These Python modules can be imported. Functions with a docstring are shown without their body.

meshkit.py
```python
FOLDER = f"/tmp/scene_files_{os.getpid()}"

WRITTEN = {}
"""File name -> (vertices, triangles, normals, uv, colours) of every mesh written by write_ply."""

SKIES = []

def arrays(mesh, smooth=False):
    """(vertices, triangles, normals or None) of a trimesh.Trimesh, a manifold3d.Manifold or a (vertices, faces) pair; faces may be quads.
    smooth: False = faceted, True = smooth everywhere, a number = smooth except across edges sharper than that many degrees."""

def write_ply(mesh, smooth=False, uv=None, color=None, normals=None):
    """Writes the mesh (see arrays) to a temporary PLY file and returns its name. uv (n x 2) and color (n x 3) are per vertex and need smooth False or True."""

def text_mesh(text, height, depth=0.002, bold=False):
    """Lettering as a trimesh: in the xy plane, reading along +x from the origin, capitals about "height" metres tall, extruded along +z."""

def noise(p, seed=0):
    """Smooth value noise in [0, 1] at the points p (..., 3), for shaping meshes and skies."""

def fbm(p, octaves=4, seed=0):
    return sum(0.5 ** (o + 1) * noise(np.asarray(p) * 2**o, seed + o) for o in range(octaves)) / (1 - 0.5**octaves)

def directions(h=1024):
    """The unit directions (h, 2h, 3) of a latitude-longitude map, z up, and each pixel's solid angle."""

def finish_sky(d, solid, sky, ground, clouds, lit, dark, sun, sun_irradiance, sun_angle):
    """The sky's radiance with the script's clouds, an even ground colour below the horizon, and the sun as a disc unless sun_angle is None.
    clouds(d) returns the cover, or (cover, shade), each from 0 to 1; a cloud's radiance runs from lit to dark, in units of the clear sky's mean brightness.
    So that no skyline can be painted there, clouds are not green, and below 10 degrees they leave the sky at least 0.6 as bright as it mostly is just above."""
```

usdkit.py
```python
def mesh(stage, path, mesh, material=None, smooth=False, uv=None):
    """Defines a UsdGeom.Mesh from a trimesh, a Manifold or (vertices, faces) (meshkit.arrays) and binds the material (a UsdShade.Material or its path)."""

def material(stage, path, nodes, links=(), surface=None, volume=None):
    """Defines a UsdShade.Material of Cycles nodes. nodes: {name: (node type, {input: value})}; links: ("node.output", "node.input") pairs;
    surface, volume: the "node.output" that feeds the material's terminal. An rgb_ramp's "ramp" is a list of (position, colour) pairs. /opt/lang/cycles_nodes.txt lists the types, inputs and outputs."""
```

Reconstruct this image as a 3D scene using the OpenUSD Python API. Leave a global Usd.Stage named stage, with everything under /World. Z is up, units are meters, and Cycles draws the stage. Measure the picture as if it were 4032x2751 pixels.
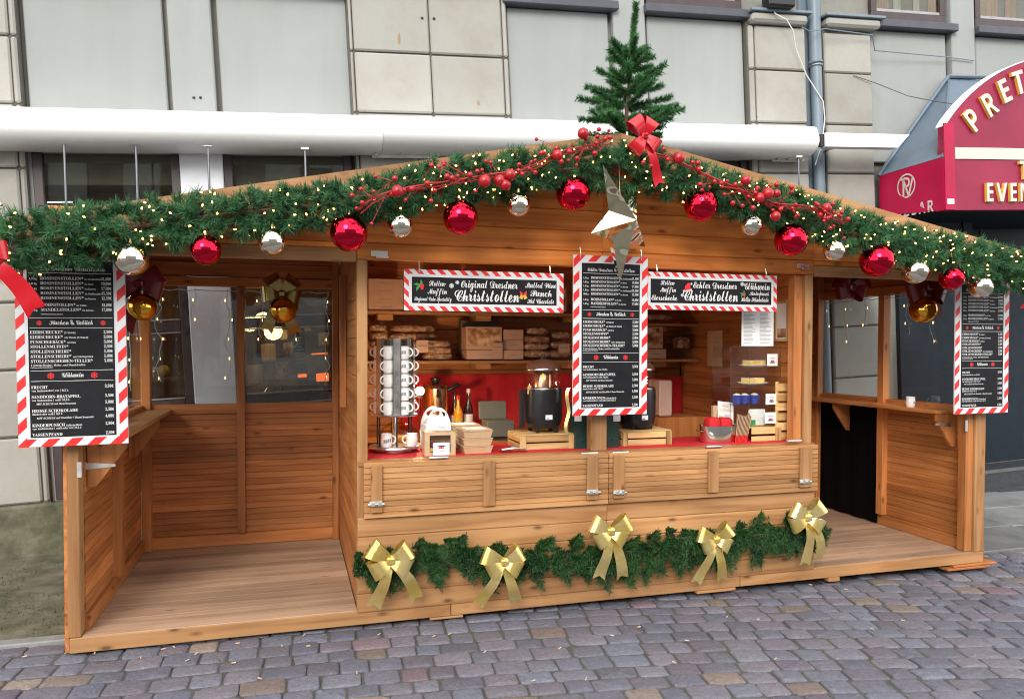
import math, random, glob
import numpy as np, trimesh
import shapely, shapely.geometry as sg, shapely.affinity as sa
from shapely.ops import unary_union
from pxr import Usd, UsdGeom, UsdLux, UsdShade, Gf, Sdf, Vt
import usdkit, meshkit

random.seed(7)
rng = np.random.default_rng(7)
stage = Usd.Stage.CreateInMemory()
UsdGeom.SetStageUpAxis(stage, 'Z')
UsdGeom.SetStageMetersPerUnit(stage, 1.0)
UsdGeom.Xform.Define(stage, '/World')
UsdGeom.Scope.Define(stage, '/World/Looks')
stage.SetDefaultPrim(stage.GetPrimAtPath('/World'))

# ------------------------------------------------------------------ camera, sky, sun, exposure
RC = np.array([[0.9593715, -0.2821348, 0.0025144], [-0.0038027, -0.0218405, -0.9997542], [0.2821204, 0.9591261, -0.022026]])
EYE = np.array([0.0, -4.8, 1.765])
EXPOSURE = 0.78
cam = UsdGeom.Camera.Define(stage, '/World/camera')
m4 = np.eye(4)
m4[0, :3], m4[1, :3], m4[2, :3], m4[3, :3] = RC[0], -RC[1], -RC[2], EYE
cam.AddTransformOp().Set(Gf.Matrix4d(m4.tolist()))
cam.CreateHorizontalApertureAttr(36.0)
cam.CreateVerticalApertureAttr(36.0 * 698 / 1024)
cam.CreateFocalLengthAttr(36.0 * 2967.6 / 4032)
cam.CreateVerticalApertureOffsetAttr(0.431)
cam.CreateClippingRangeAttr(Gf.Vec2f(0.05, 1000))
cam.CreateExposureAttr(EXPOSURE)

SUN_TO = np.array([-0.42, -0.88, 0.56])
SUN_TO /= np.linalg.norm(SUN_TO)
SUN_EL, SUN_ROT = math.asin(SUN_TO[2]), math.atan2(SUN_TO[0], SUN_TO[1])
sun = UsdLux.DistantLight.Define(stage, '/World/sun')
sun.CreateIntensityAttr(0.40)
sun.CreateAngleAttr(26.0)
sun.CreateNormalizeAttr(True)
sun.CreateColorAttr(Gf.Vec3f(1.0, 0.95, 0.88))
zc = SUN_TO
xc = np.cross([0, 0, 1.0], zc); xc /= np.linalg.norm(xc)
yc = np.cross(zc, xc)
ms = np.eye(4); ms[0, :3], ms[1, :3], ms[2, :3] = xc, yc, zc
sun.AddTransformOp().Set(Gf.Matrix4d(ms.tolist()))
dome = UsdLux.DomeLight.Define(stage, '/World/sky')
dome.CreateIntensityAttr(1.0)
dome.GetPrim().SetCustomDataByKey('kind', 'structure')
skym = usdkit.material(stage, '/World/Looks/overcast_sky', {
    'sky': ('sky_texture', {'sky_type': 'single_scattering', 'sun_disc': False, 'sun_elevation': SUN_EL, 'sun_rotation': SUN_ROT, 'altitude': 120.0, 'aerosol_density': 2.0}),
    'co': ('texture_coordinate', {}),
    'nz': ('noise_texture', {'scale': 2.2, 'detail': 5.0, 'roughness': 0.55}),
    'rp': ('rgb_ramp', {'ramp': [(0.25, (0.72, 0.72, 0.72)), (0.6, (1, 1, 1))]}),
    'cl': ('rgb_ramp', {'ramp': [(0.3, (7.2, 7.4, 7.7)), (0.7, (10.0, 10.0, 10.0))]}),
    'mx': ('mix', {'mix_type': 'mix'}),
    'bg': ('background_shader', {'strength': 0.15})},
    [('co.generated', 'nz.vector'), ('nz.fac', 'rp.fac'), ('nz.fac', 'cl.fac'), ('rp.color', 'mx.fac'), ('sky.color', 'mx.color1'), ('cl.color', 'mx.color2'), ('mx.color', 'bg.color')], surface='bg.background')
UsdShade.MaterialBindingAPI.Apply(dome.GetPrim()).Bind(skym)

# ------------------------------------------------------------------ geometry of the photograph: rays in the 2324-wide reading of it
FO, CXO, CYO = 2967.6 / (4032 / 2324), 1162.0, 1423.8 / (4032 / 2324)
BR = np.array([[0.9980446, 0.0326032, -0.0533292], [-0.0327597, 0.9994611, -0.002062], [0.0532332, 0.003805, 0.9985749]])
BO = np.array([2.0, 2.2, 0.0])
def ray(x, y): return RC.T @ np.array([(x - CXO) / FO, (y - CYO) / FO, 1.0])
def cut(x, y, ax, val):
    d = ray(x, y)
    return EYE + d * ((val - EYE[ax]) / d[ax])
def P(x, y, Y): return cut(x, y, 1, Y)
def G(x, y, Z): return cut(x, y, 2, Z)
def S(x, y, X): return cut(x, y, 0, X)
def W(x, y, d=0.0):                                       # point on the leaning facade's plane, in its own (along, depth, up)
    r, o = BR.T @ ray(x, y), BR.T @ (EYE - BO)
    return o + r * ((d - o[1]) / r[1])
def tob(p): return np.asarray(p, float) @ BR.T + BO
def ground_z(x): return -0.014 - 0.0092 * (np.asarray(x) + 1.2)

# ------------------------------------------------------------------ prims
used = {}
def numbered(path):
    n = used.get(path, 0); used[path] = n + 1
    return path if n == 0 else f'{path}_{n:03d}'
def tag(pr, label=None, cat=None, group=None, kind=None):
    pr = pr.GetPrim() if hasattr(pr, 'GetPrim') else pr
    for k, v in (('label', label), ('category', cat), ('group', group), ('kind', kind)):
        if v: pr.SetCustomDataByKey(k, v)
    return pr
def thing(name, label, cat, loc=(0, 0, 0), rot=None, group=None, kind=None):
    x = UsdGeom.Xform.Define(stage, numbered('/World/' + name))
    if rot is not None or np.any(np.asarray(loc, float)):
        m = np.eye(4); m[:3, :3] = np.eye(3) if rot is None else np.asarray(rot).T; m[3, :3] = loc
        x.AddTransformOp().Set(Gf.Matrix4d(m.tolist()))
    return tag(x, label, cat, group, kind)
def rz(a): c, s = math.cos(a), math.sin(a); return np.array([[c, -s, 0], [s, c, 0], [0, 0, 1.0]])
def rx(a): c, s = math.cos(a), math.sin(a); return np.array([[1.0, 0, 0], [0, c, -s], [0, s, c]])
def ry(a): c, s = math.cos(a), math.sin(a); return np.array([[c, 0, s], [0, 1.0, 0], [-s, 0, c]])
def obj(name, geo, mat, parent=None, smooth=False, label=None, cat=None, group=None, kind=None):
    root = '/World' if parent is None else str(parent.GetPath())
    m = usdkit.mesh(stage, numbered(f'{root}/{name}'), geo.arr() if isinstance(geo, MB) else geo, mat, smooth)
    return tag(m.GetPrim(), label, cat, group, kind)
def dup(src, loc, rot=None, label=None, cat=None, group=None, scale=1.0):
    name = src.GetName()
    while name[-4:-3] == '_' and name[-3:].isdigit(): name = name[:-4]
    x = UsdGeom.Xform.Define(stage, numbered('/World/' + name))
    x.GetPrim().GetReferences().AddInternalReference(src.GetPath())
    m = np.eye(4); m[:3, :3] = (np.eye(3) if rot is None else np.asarray(rot).T) * scale; m[3, :3] = loc
    x.ClearXformOpOrder(); x.AddTransformOp().Set(Gf.Matrix4d(m.tolist()))
    x.GetPrim().SetInstanceable(True)
    c = src.GetCustomData()
    return tag(x, label or c.get('label'), cat or c.get('category'), group or c.get('group'))

# ------------------------------------------------------------------ mesh builder
BOXF = np.array([[0, 2, 1], [0, 3, 2], [4, 5, 6], [4, 6, 7], [0, 1, 5], [0, 5, 4], [1, 2, 6], [1, 6, 5], [2, 3, 7], [2, 7, 6], [3, 0, 4], [3, 4, 7]])
class MB:
    def __init__(s): s.v, s.f, s.n = [], [], 0
    def add(s, v, f, rot=None, loc=None):
        v = np.asarray(v, float)
        if rot is not None: v = v @ np.asarray(rot).T
        if loc is not None: v = v + np.asarray(loc, float)
        f = np.asarray(f, int)
        if f.shape[1] == 4: f = np.vstack([f[:, [0, 1, 2]], f[:, [0, 2, 3]]])
        s.v.append(v); s.f.append(f + s.n); s.n += len(v); return s
    def tm(s, m, rot=None, loc=None): return s.add(m.vertices, m.faces, rot, loc)
    def box(s, a, b, c=0.0, rot=None, loc=None):            # corners a, b; chamfer c
        a, b = np.minimum(a, b).astype(float), np.maximum(a, b).astype(float)
        c = min(c, 0.45 * (b - a).min())
        if c <= 0:
            x0, y0, z0 = a; x1, y1, z1 = b
            v = [(x0, y0, z0), (x1, y0, z0), (x1, y1, z0), (x0, y1, z0), (x0, y0, z1), (x1, y0, z1), (x1, y1, z1), (x0, y1, z1)]
            return s.add(v, BOXF, rot, loc)
        v, f = rbox(); ctr, h = (a + b) / 2, (b - a) / 2
        w = np.sign(v) * (h - c * (np.abs(v) < 1)) + ctr
        return s.add(w, f, rot, loc)
    def prism(s, poly, h0, h1, frame=None, loc=None):        # polygon (u, v) extruded along n; frame rows = u, v, n in world
        g = poly if isinstance(poly, sg.Polygon) else sg.Polygon(poly)
        m = trimesh.creation.extrude_polygon(g, h1 - h0, engine='earcut')
        v = np.array(m.vertices); v[:, 2] += h0
        return s.add(v, m.faces, None if frame is None else np.asarray(frame).T, loc)
    def sheet(s, poly, n=0.0, frame=None, loc=None):
        for g in getattr(poly, 'geoms', [poly]):
            if g.is_empty or g.geom_type != 'Polygon': continue
            v, f = trimesh.creation.triangulate_polygon(g, engine='earcut')
            s.add(np.c_[v, np.full(len(v), n)], f, None if frame is None else np.asarray(frame).T, loc)
        return s
    def tube(s, pts, r, sides=6, caps=True):
        p = np.asarray(pts, float); r = np.broadcast_to(r, (len(p),))
        t = np.gradient(p, axis=0); t /= np.linalg.norm(t, axis=1, keepdims=True) + 1e-12
        a = np.cross(t[0], [0, 0, 1.0] if abs(t[0][2]) < 0.9 else [1.0, 0, 0]); a /= np.linalg.norm(a)
        A = []
        for k in range(len(p)):
            a = a - t[k] * (a @ t[k]); a /= np.linalg.norm(a) + 1e-12; A.append(a)
        A = np.array(A); Bn = np.cross(t, A); an = np.arange(sides) * 2 * np.pi / sides
        v = p[:, None] + r[:, None, None] * (np.cos(an)[None, :, None] * A[:, None] + np.sin(an)[None, :, None] * Bn[:, None])
        i, j = np.meshgrid(np.arange(len(p) - 1), np.arange(sides), indexing='ij')
        q = np.stack([i * sides + j, i * sides + (j + 1) % sides, (i + 1) * sides + (j + 1) % sides, (i + 1) * sides + j], -1).reshape(-1, 4)
        f = np.vstack([q[:, [0, 1, 2]], q[:, [0, 2, 3]]])
        if caps:
            e = (len(p) - 1) * sides
            f = np.vstack([f, [[0, k + 1, k] for k in range(1, sides - 1)], [[e, e + k, e + k + 1] for k in range(1, sides - 1)]])
        return s.add(v.reshape(-1, 3), f)
    def lathe(s, prof, n=24, rot=None, loc=None):            # profile (r, z)
        p = np.asarray(prof, float); an = np.arange(n) * 2 * np.pi / n
        v = np.stack([p[:, None, 0] * np.cos(an), p[:, None, 0] * np.sin(an), np.repeat(p[:, 1:2], n, 1)], -1).reshape(-1, 3)
        i, j = np.meshgrid(np.arange(len(p) - 1), np.arange(n), indexing='ij')
        q = np.stack([i * n + j, i * n + (j + 1) % n, (i + 1) * n + (j + 1) % n, (i + 1) * n + j], -1).reshape(-1, 4)
        return s.add(v, q, rot, loc)
    def ball(s, c, r, sub=2): m = ICO[sub]; return s.add(m.vertices * np.asarray(r) + np.asarray(c), m.faces)
    def strip(s, left, right):                               # ribbon between two polylines
        l, r = np.asarray(left, float), np.asarray(right, float); n = len(l)
        i = np.arange(n - 1); q = np.stack([i, i + n, i + n + 1, i + 1], 1)
        return s.add(np.vstack([l, r]), q)
    def arr(s): return np.vstack(s.v), np.vstack(s.f)
ICO = {k: trimesh.creation.icosphere(k) for k in (1, 2, 3, 4)}
_rb = []
def rbox():
    if not _rb:
        import itertools
        pts = np.array([p for p in itertools.product((-1, 1), repeat=3)], float)
        v = []
        for p in pts:
            for k in range(3):
                q = p * 0.9; q[k] = p[k]; v.append(q)
        v = np.array(v); h = trimesh.convex.convex_hull(v)
        _rb.append((np.sign(h.vertices) * np.where(np.abs(h.vertices) > 0.95, 1.0, 0.9), np.array(h.faces)))
    return _rb[0]
XZ = np.array([[1, 0, 0], [0, 0, 1], [0, -1, 0]], float)     # u=x, v=z, n=toward the street

# ------------------------------------------------------------------ materials
def M(name, nodes, links, surface='p.BSDF'): return usdkit.material(stage, '/World/Looks/' + name, nodes, links, surface=surface)
def lin(r, g, b):
    f = lambda c: c / 12.92 if c <= 0.04045 else ((c + 0.055) / 1.055) ** 2.4
    return f(r / 255), f(g / 255), f(b / 255)
def plain(name, col, rough=0.5, metal=0.0, var=0.12, scale=9.0, bump=0.0, bscale=60.0, stretch=(1, 1, 1), spec=0.5, coat=0.0, extra=None):
    lo, hi = [c * (1 - var) for c in col], [min(1, c * (1 + var)) for c in col]
    n = {'g': ('geometry', {}), 'm': ('mapping', {'scale': stretch}), 'n': ('noise_texture', {'scale': scale, 'detail': 5.0, 'roughness': 0.6}),
         'r': ('rgb_ramp', {'ramp': [(0.3, lo), (0.7, hi)]}), 'p': ('principled_bsdf', {'roughness': rough, 'metallic': metal, 'specular_ior_level': spec, 'coat_weight': coat, **(extra or {})})}
    l = [('g.position', 'm.vector'), ('m.vector', 'n.vector'), ('n.fac', 'r.fac'), ('r.color', 'p.base_color')]
    if bump:
        n['b'] = ('bump', {'strength': bump, 'distance': 0.004}); n['bn'] = ('noise_texture', {'scale': bscale, 'detail': 4.0})
        l += [('m.vector', 'bn.vector'), ('bn.fac', 'b.height'), ('b.normal', 'p.normal')]
    return M(name, n, l)
def wood(name, axis, light, dark, grey=0.0, rough=0.45, knots=1.0):
    s1, s2, s3 = [9.0] * 3, [70.0] * 3, [9.0] * 3
    s1[axis], s2[axis], s3[axis] = 0.55, 1.6, 3.6
    mid = [(a + b) / 2 for a, b in zip(light, dark)]
    n = {'g': ('geometry', {}), 'o': ('object_info', {}), 'k': ('math', {'math_type': 'multiply', 'value2': 53.0}), 'cx': ('combine_xyz', {}),
         'ad': ('vector_math', {'math_type': 'add'}),
         'm1': ('mapping', {'scale': s1}), 'm2': ('mapping', {'scale': s2}), 'm3': ('mapping', {'scale': s3}),
         'n1': ('noise_texture', {'scale': 1.0, 'detail': 3.0, 'distortion': 0.4}), 'mu': ('math', {'math_type': 'multiply', 'value2': 7.0}), 'pp': ('math', {'math_type': 'pingpong', 'value2': 1.0}),
         'n2': ('noise_texture', {'scale': 1.0, 'detail': 4.0, 'roughness': 0.65}),
         'mx': ('math', {'math_type': 'multiply_add', 'value2': 0.55}), 'h2': ('math', {'math_type': 'multiply', 'value2': 0.5}),
         'r': ('rgb_ramp', {'ramp': [(0.15, dark), (0.42, mid), (0.75, light), (1.0, [min(1, c * 1.1) for c in light])]}),
         'v': ('voronoi_texture', {'scale': 1.0, 'randomness': 1.0}),
         'kr': ('rgb_ramp', {'ramp': [(0.06, (1, 1, 1)), (0.11, (0.45, 0.45, 0.45)), (0.19, (0, 0, 0))]}), 'ks': ('separate_color', {}), 'kt': ('math', {'math_type': 'greater_than' if False else 'less_than', 'value2': 0.72}), 'k2': ('math', {'math_type': 'multiply'}),
         'kg': ('math', {'math_type': 'multiply', 'value2': 0.85 * knots}),
         'km': ('mix', {'mix_type': 'mix', 'color2': [c * 0.33 for c in dark]}),
         'hv': ('hsv', {'saturation': 1.0 - grey}), 'vr': ('map_range', {'from_min': 0.0, 'from_max': 1.0, 'to_min': 0.76, 'to_max': 1.17}),
         'nb': ('noise_texture', {'scale': 1.3, 'detail': 2.0}), 'br': ('map_range', {'from_min': 0.3, 'from_max': 0.7, 'to_min': 0.80, 'to_max': 1.14}), 'vm': ('math', {'math_type': 'multiply'}),
         'b': ('bump', {'strength': 0.25, 'distance': 0.003}),
         'p': ('principled_bsdf', {'roughness': rough, 'specular_ior_level': 0.35})}
    l = [('o.random', 'k.value1'), ('k.value', 'cx.x'), ('k.value', 'cx.y'), ('k.value', 'cx.z'), ('g.position', 'ad.vector1'), ('cx.vector', 'ad.vector2'),
         ('ad.vector', 'm1.vector'), ('ad.vector', 'm2.vector'), ('ad.vector', 'm3.vector'), ('m1.vector', 'n1.vector'), ('n1.fac', 'mu.value1'), ('mu.value', 'pp.value1'),
         ('m2.vector', 'n2.vector'), ('pp.value', 'mx.value1'), ('n2.fac', 'h2.value1'), ('h2.value', 'mx.value3'), ('mx.value', 'r.fac'),
         ('m3.vector', 'v.vector'), ('v.distance', 'kr.fac'), ('v.color', 'ks.color'), ('ks.r', 'kt.value1'), ('kr.color', 'k2.value1'), ('kt.value', 'k2.value2'), ('k2.value', 'kg.value1'), ('kg.value', 'km.fac'), ('r.color', 'km.color1'),
         ('o.random', 'vr.value'), ('g.position', 'nb.vector'), ('nb.fac', 'br.value'), ('vr.result', 'vm.value1'), ('br.result', 'vm.value2'), ('vm.value', 'hv.value'), ('km.color', 'hv.color'), ('hv.color', 'p.base_color'),
         ('mx.value', 'b.height'), ('b.normal', 'p.normal')]
    return M(name, n, l)
WL, WD = (0.50, 0.192, 0.058), (0.31, 0.098, 0.025)
wx, wy, wz = (wood('spruce_wood_' + 'xyz'[i], i, WL, WD) for i in range(3))
wl_x, wl_y, wl_z = (wood('pale_spruce_wood_' + 'xyz'[i], i, (0.45, 0.235, 0.098), (0.30, 0.135, 0.047)) for i in range(3))
gable_wood = wood('varnished_gable_wood', 0, (0.72, 0.235, 0.042), (0.46, 0.115, 0.018), rough=0.6)  # brighter, oranger spruce for the gable only; fairy light glow is in the colour
floor_wood = wood('worn_floor_wood', 0, (0.46, 0.285, 0.165), (0.33, 0.185, 0.10), grey=0.1, rough=0.6, knots=0.7)
crate_x, crate_y, crate_z = (wood('crate_wood_' + 'xyz'[i], i, (0.66, 0.45, 0.20), (0.40, 0.20, 0.06), knots=0.8) for i in range(3))
scorched = wood('scorched_crate_wood', 2, (0.60, 0.37, 0.15), (0.10, 0.05, 0.02), knots=0.5)
shelf_wood = wood('shelf_wood', 0, (0.40, 0.20, 0.085), (0.28, 0.13, 0.05))
needle_mats = {}
def needle(name, dark, light, rough=0.55):
    return M(name, {'g': ('geometry', {}), 'n': ('noise_texture', {'scale': 7.0, 'detail': 2.0}), 'a': ('math', {'math_type': 'multiply_add', 'value2': 0.5}), 'h': ('math', {'math_type': 'multiply', 'value2': 0.5}),
        'r': ('rgb_ramp', {'ramp': [(0.15, dark), (0.85, light)]}), 'p': ('principled_bsdf', {'roughness': rough, 'specular_ior_level': 0.35}),
        't': ('translucent_bsdf', {}), 'x': ('mix_closure', {'fac': 0.18})},
        [('g.position', 'n.vector'), ('g.random_per_island', 'a.value1'), ('n.fac', 'h.value1'), ('h.value', 'a.value3'), ('a.value', 'r.fac'), ('r.color', 'p.base_color'), ('r.color', 't.color'), ('p.BSDF', 'x.closure1'), ('t.BSDF', 'x.closure2')], surface='x.closure')
garland_green = needle('garland_needles', (0.022, 0.085, 0.032), (0.20, 0.50, 0.21))
tree_green = needle('small_tree_needles', (0.020, 0.085, 0.026), (0.19, 0.52, 0.16))
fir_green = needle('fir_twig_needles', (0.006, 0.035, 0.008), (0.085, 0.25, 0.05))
twig_brown = plain('twig_bark', (0.09, 0.05, 0.025), 0.8)
def emit(name, col, strength, base=None):
    return M(name, {'p': ('principled_bsdf', {'base_color': base or col, 'emission_color': col, 'emission_strength': strength, 'roughness': 0.3})}, [])
bulb_lit = emit('warm_bulb_light', (1.0, 0.42, 0.10), 4.5)
bulb_soft = emit('warm_icicle_light', (1.0, 0.55, 0.20), 2.5)
lamp_lit = emit('warm_lamp_light', (1.0, 0.70, 0.36), 330.0)
lantern_lit = emit('paper_lantern_light', (1.0, 0.72, 0.30), 5.0)
orange_lit = emit('orange_sign_light', (1.0, 0.16, 0.03), 1.3)
shop_lit = emit('shop_ceiling_light', (1.0, 0.86, 0.66), 3.0)  # glow of the added strip that brightens the shop room
def metal(name, col, rough, noise=0.0, nd=0.004):
    n = {'g': ('geometry', {}), 'n': ('noise_texture', {'scale': 14.0, 'detail': 3.0}), 'r': ('map_range', {'from_min': 0.3, 'from_max': 0.7, 'to_min': rough * 0.75, 'to_max': rough * 1.3}), 'p': ('principled_bsdf', {'base_color': col, 'metallic': 1.0, 'roughness': rough})}
    l = [('g.position', 'n.vector'), ('n.fac', 'r.value'), ('r.result', 'p.roughness')]
    if noise:
        n['b'] = ('bump', {'strength': noise, 'distance': nd}); l += [('n.fac', 'b.height'), ('b.normal', 'p.normal')]
    return M(name, n, l)
red_gloss = metal('red_bauble_lacquer', (0.74, 0.014, 0.045), 0.06)
silver_gloss = metal('champagne_bauble_lacquer', (0.86, 0.80, 0.66), 0.05)
gold_gloss = metal('gold_bauble_lacquer', (0.80, 0.42, 0.05), 0.06)
star_foil = M('star_gold_foil', {'g': ('geometry', {}), 'n': ('noise_texture', {'scale': 4.5, 'detail': 1.0}), 'b': ('bump', {'strength': 0.5, 'distance': 0.10}), 'p': ('principled_bsdf', {'base_color': (0.84, 0.75, 0.56), 'metallic': 1.0, 'roughness': 0.07})}, [('g.position', 'n.vector'), ('n.fac', 'b.height'), ('b.normal', 'p.normal')])
dark_gold = metal('dark_gold_foil', (0.30, 0.23, 0.09), 0.22)  # gold ribbon darkened; the shade of the bay is put into its colour
gold_cap = metal('gold_cap_metal', (0.80, 0.62, 0.30), 0.25)
steel = metal('brushed_steel', (0.62, 0.62, 0.62), 0.28)
chrome = metal('polished_steel', (0.75, 0.74, 0.72), 0.10)
copper = metal('copper', (0.80, 0.45, 0.28), 0.20)
zinc = metal('zinc_fitting', (0.70, 0.70, 0.66), 0.38)
gold_ribbon = M('glitter_gold_ribbon', {'g': ('geometry', {}), 'v': ('voronoi_texture', {'scale': 420.0}), 'b': ('bump', {'strength': 0.18, 'distance': 0.002}),
    'n': ('noise_texture', {'scale': 5.0, 'detail': 2.0}), 'r': ('rgb_ramp', {'ramp': [(0.35, (0.76, 0.55, 0.15)), (0.65, (0.88, 0.72, 0.33))]}), 'v2': ('voronoi_texture', {'scale': 170.0}), 's2': ('separate_color', {}), 'g2': ('rgb_ramp', {'ramp': [(0.0, (0.88, 0.86, 0.80)), (0.6, (0.98, 0.98, 0.98)), (1.0, (1.06, 1.08, 1.04))]}), 'mg': ('mix', {'mix_type': 'multiply', 'fac': 1.0}), 'p': ('principled_bsdf', {'metallic': 0.85, 'roughness': 0.18})},
    [('g.position', 'v.vector'), ('g.position', 'n.vector'), ('v.distance', 'b.height'), ('b.normal', 'p.normal'), ('n.fac', 'r.fac'), ('g.position', 'v2.vector'), ('v2.color', 's2.color'), ('s2.r', 'g2.fac'), ('r.color', 'mg.color1'), ('g2.color', 'mg.color2'), ('mg.color', 'p.base_color')])
red_ribbon = M('red_satin_ribbon', {'p': ('principled_bsdf', {'base_color': (0.46, 0.004, 0.012), 'roughness': 0.25, 'coat_weight': 0.5, 'coat_roughness': 0.08})}, [])
dark_red_ribbon = M('dark_red_ribbon', {'p': ('principled_bsdf', {'base_color': (0.13, 0.004, 0.008), 'roughness': 0.3, 'coat_weight': 0.3})}, [])
red_cloth = plain('red_cloth', (0.55, 0.010, 0.016), 0.75, var=0.15, scale=5, bump=0.1, bscale=220)
berry_red = plain('berry_red', (0.36, 0.005, 0.010), 0.34, var=0.25, coat=0.2)
white_board = plain('white_board', (0.60, 0.61, 0.62), 0.4, var=0.02)
black_board = plain('chalkboard_black', (0.010, 0.010, 0.012), 0.55, var=0.25, scale=14, spec=0.18)
red_print = plain('red_print', (0.66, 0.018, 0.018), 0.4, var=0.05)
white_print = plain('white_print', (0.66, 0.66, 0.65), 0.5, var=0.02)
grey_print = plain('grey_print', (0.25, 0.25, 0.25), 0.5, var=0.02)
black_print = plain('black_print', (0.03, 0.03, 0.03), 0.5, var=0.02)
green_print = plain('green_print', (0.03, 0.28, 0.06), 0.5, var=0.1)
gold_print = plain('gold_print', (0.62, 0.38, 0.06), 0.45, var=0.1)
porcelain = plain('white_porcelain', (0.80, 0.79, 0.76), 0.15, var=0.02, coat=0.4)
white_card = plain('white_card', (0.80, 0.79, 0.78), 0.55, var=0.03)
kraft = plain('kraft_card', (0.50, 0.33, 0.19), 0.7, var=0.08, scale=30)
kraft_bag = plain('brown_paper_bags', (0.46, 0.29, 0.17), 0.75, var=0.14, scale=24, stretch=(8, 1, 1))
pinkish_box = plain('salmon_card_box', (0.52, 0.33, 0.25), 0.6, var=0.06)
photo_print = M('printed_cake_photo', {'g': ('geometry', {}), 'n': ('noise_texture', {'scale': 13.0, 'detail': 4.0}), 'r': ('rgb_ramp', {'ramp': [(0.32, (0.10, 0.045, 0.025)), (0.47, (0.36, 0.19, 0.10)), (0.58, (0.62, 0.42, 0.28)), (0.75, (0.72, 0.60, 0.48))]}), 'p': ('principled_bsdf', {'roughness': 0.35})}, [('g.position', 'n.vector'), ('n.fac', 'r.fac'), ('r.color', 'p.base_color')])
cake_bag = M('cake_in_clear_wrap', {'g': ('geometry', {}), 'n': ('noise_texture', {'scale': 26.0, 'detail': 5.0, 'distortion': 0.8}), 'r': ('rgb_ramp', {'ramp': [(0.3, (0.12, 0.055, 0.03)), (0.55, (0.36, 0.20, 0.115)), (0.72, (0.60, 0.45, 0.34))]}), 'b': ('bump', {'strength': 0.7, 'distance': 0.02}), 'p': ('principled_bsdf', {'roughness': 0.25, 'coat_weight': 0.8, 'coat_roughness': 0.12})},
    [('g.position', 'n.vector'), ('n.fac', 'r.fac'), ('r.color', 'p.base_color'), ('n.fac', 'b.height'), ('b.normal', 'p.normal')])
black_plastic = plain('black_plastic', (0.012, 0.012, 0.013), 0.25, var=0.1)
dark_iron = plain('dark_green_iron', (0.012, 0.035, 0.030), 0.35, var=0.2)
olive_metal = plain('olive_grey_metal', (0.10, 0.095, 0.07), 0.5, var=0.1)
brown_shell = plain('tinted_brown_plastic', (0.10, 0.045, 0.03), 0.15)
beige_plastic = plain('beige_plastic', (0.55, 0.36, 0.28), 0.45, var=0.03)
pastry = plain('yellow_sponge', (0.72, 0.47, 0.10), 0.7, var=0.2, scale=40)
icing = plain('pale_icing', (0.80, 0.72, 0.52), 0.5)
blue_paper = plain('blue_muffin_paper', (0.03, 0.05, 0.30), 0.5, var=0.3, scale=60)
foam = plain('pale_foam', (0.70, 0.74, 0.70), 0.5)
def glassy(name, tint=(1, 1, 1), amount=1.0, rough=0.0, ior=1.45, gcol=(1, 1, 1)):
    return M(name, {'f': ('layer_weight', {'blend': 0.5}), 'pw': ('math', {'math_type': 'power', 'value2': 4.5}), 'k': ('math', {'math_type': 'multiply_add', 'value2': 0.75 * min(1, amount), 'value3': 0.04 * amount, 'use_clamp': True}), 't': ('transparent_bsdf', {'color': tint}), 'g': ('glossy_bsdf', {'roughness': rough, 'color': gcol}), 'x': ('mix_closure', {})},
             [('f.facing', 'pw.value1'), ('pw.value', 'k.value1'), ('k.value', 'x.fac'), ('t.BSDF', 'x.closure1'), ('g.BSDF', 'x.closure2')], surface='x.closure')
pane_glass = glassy('window_pane_glass', (0.93, 0.95, 0.95))
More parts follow.
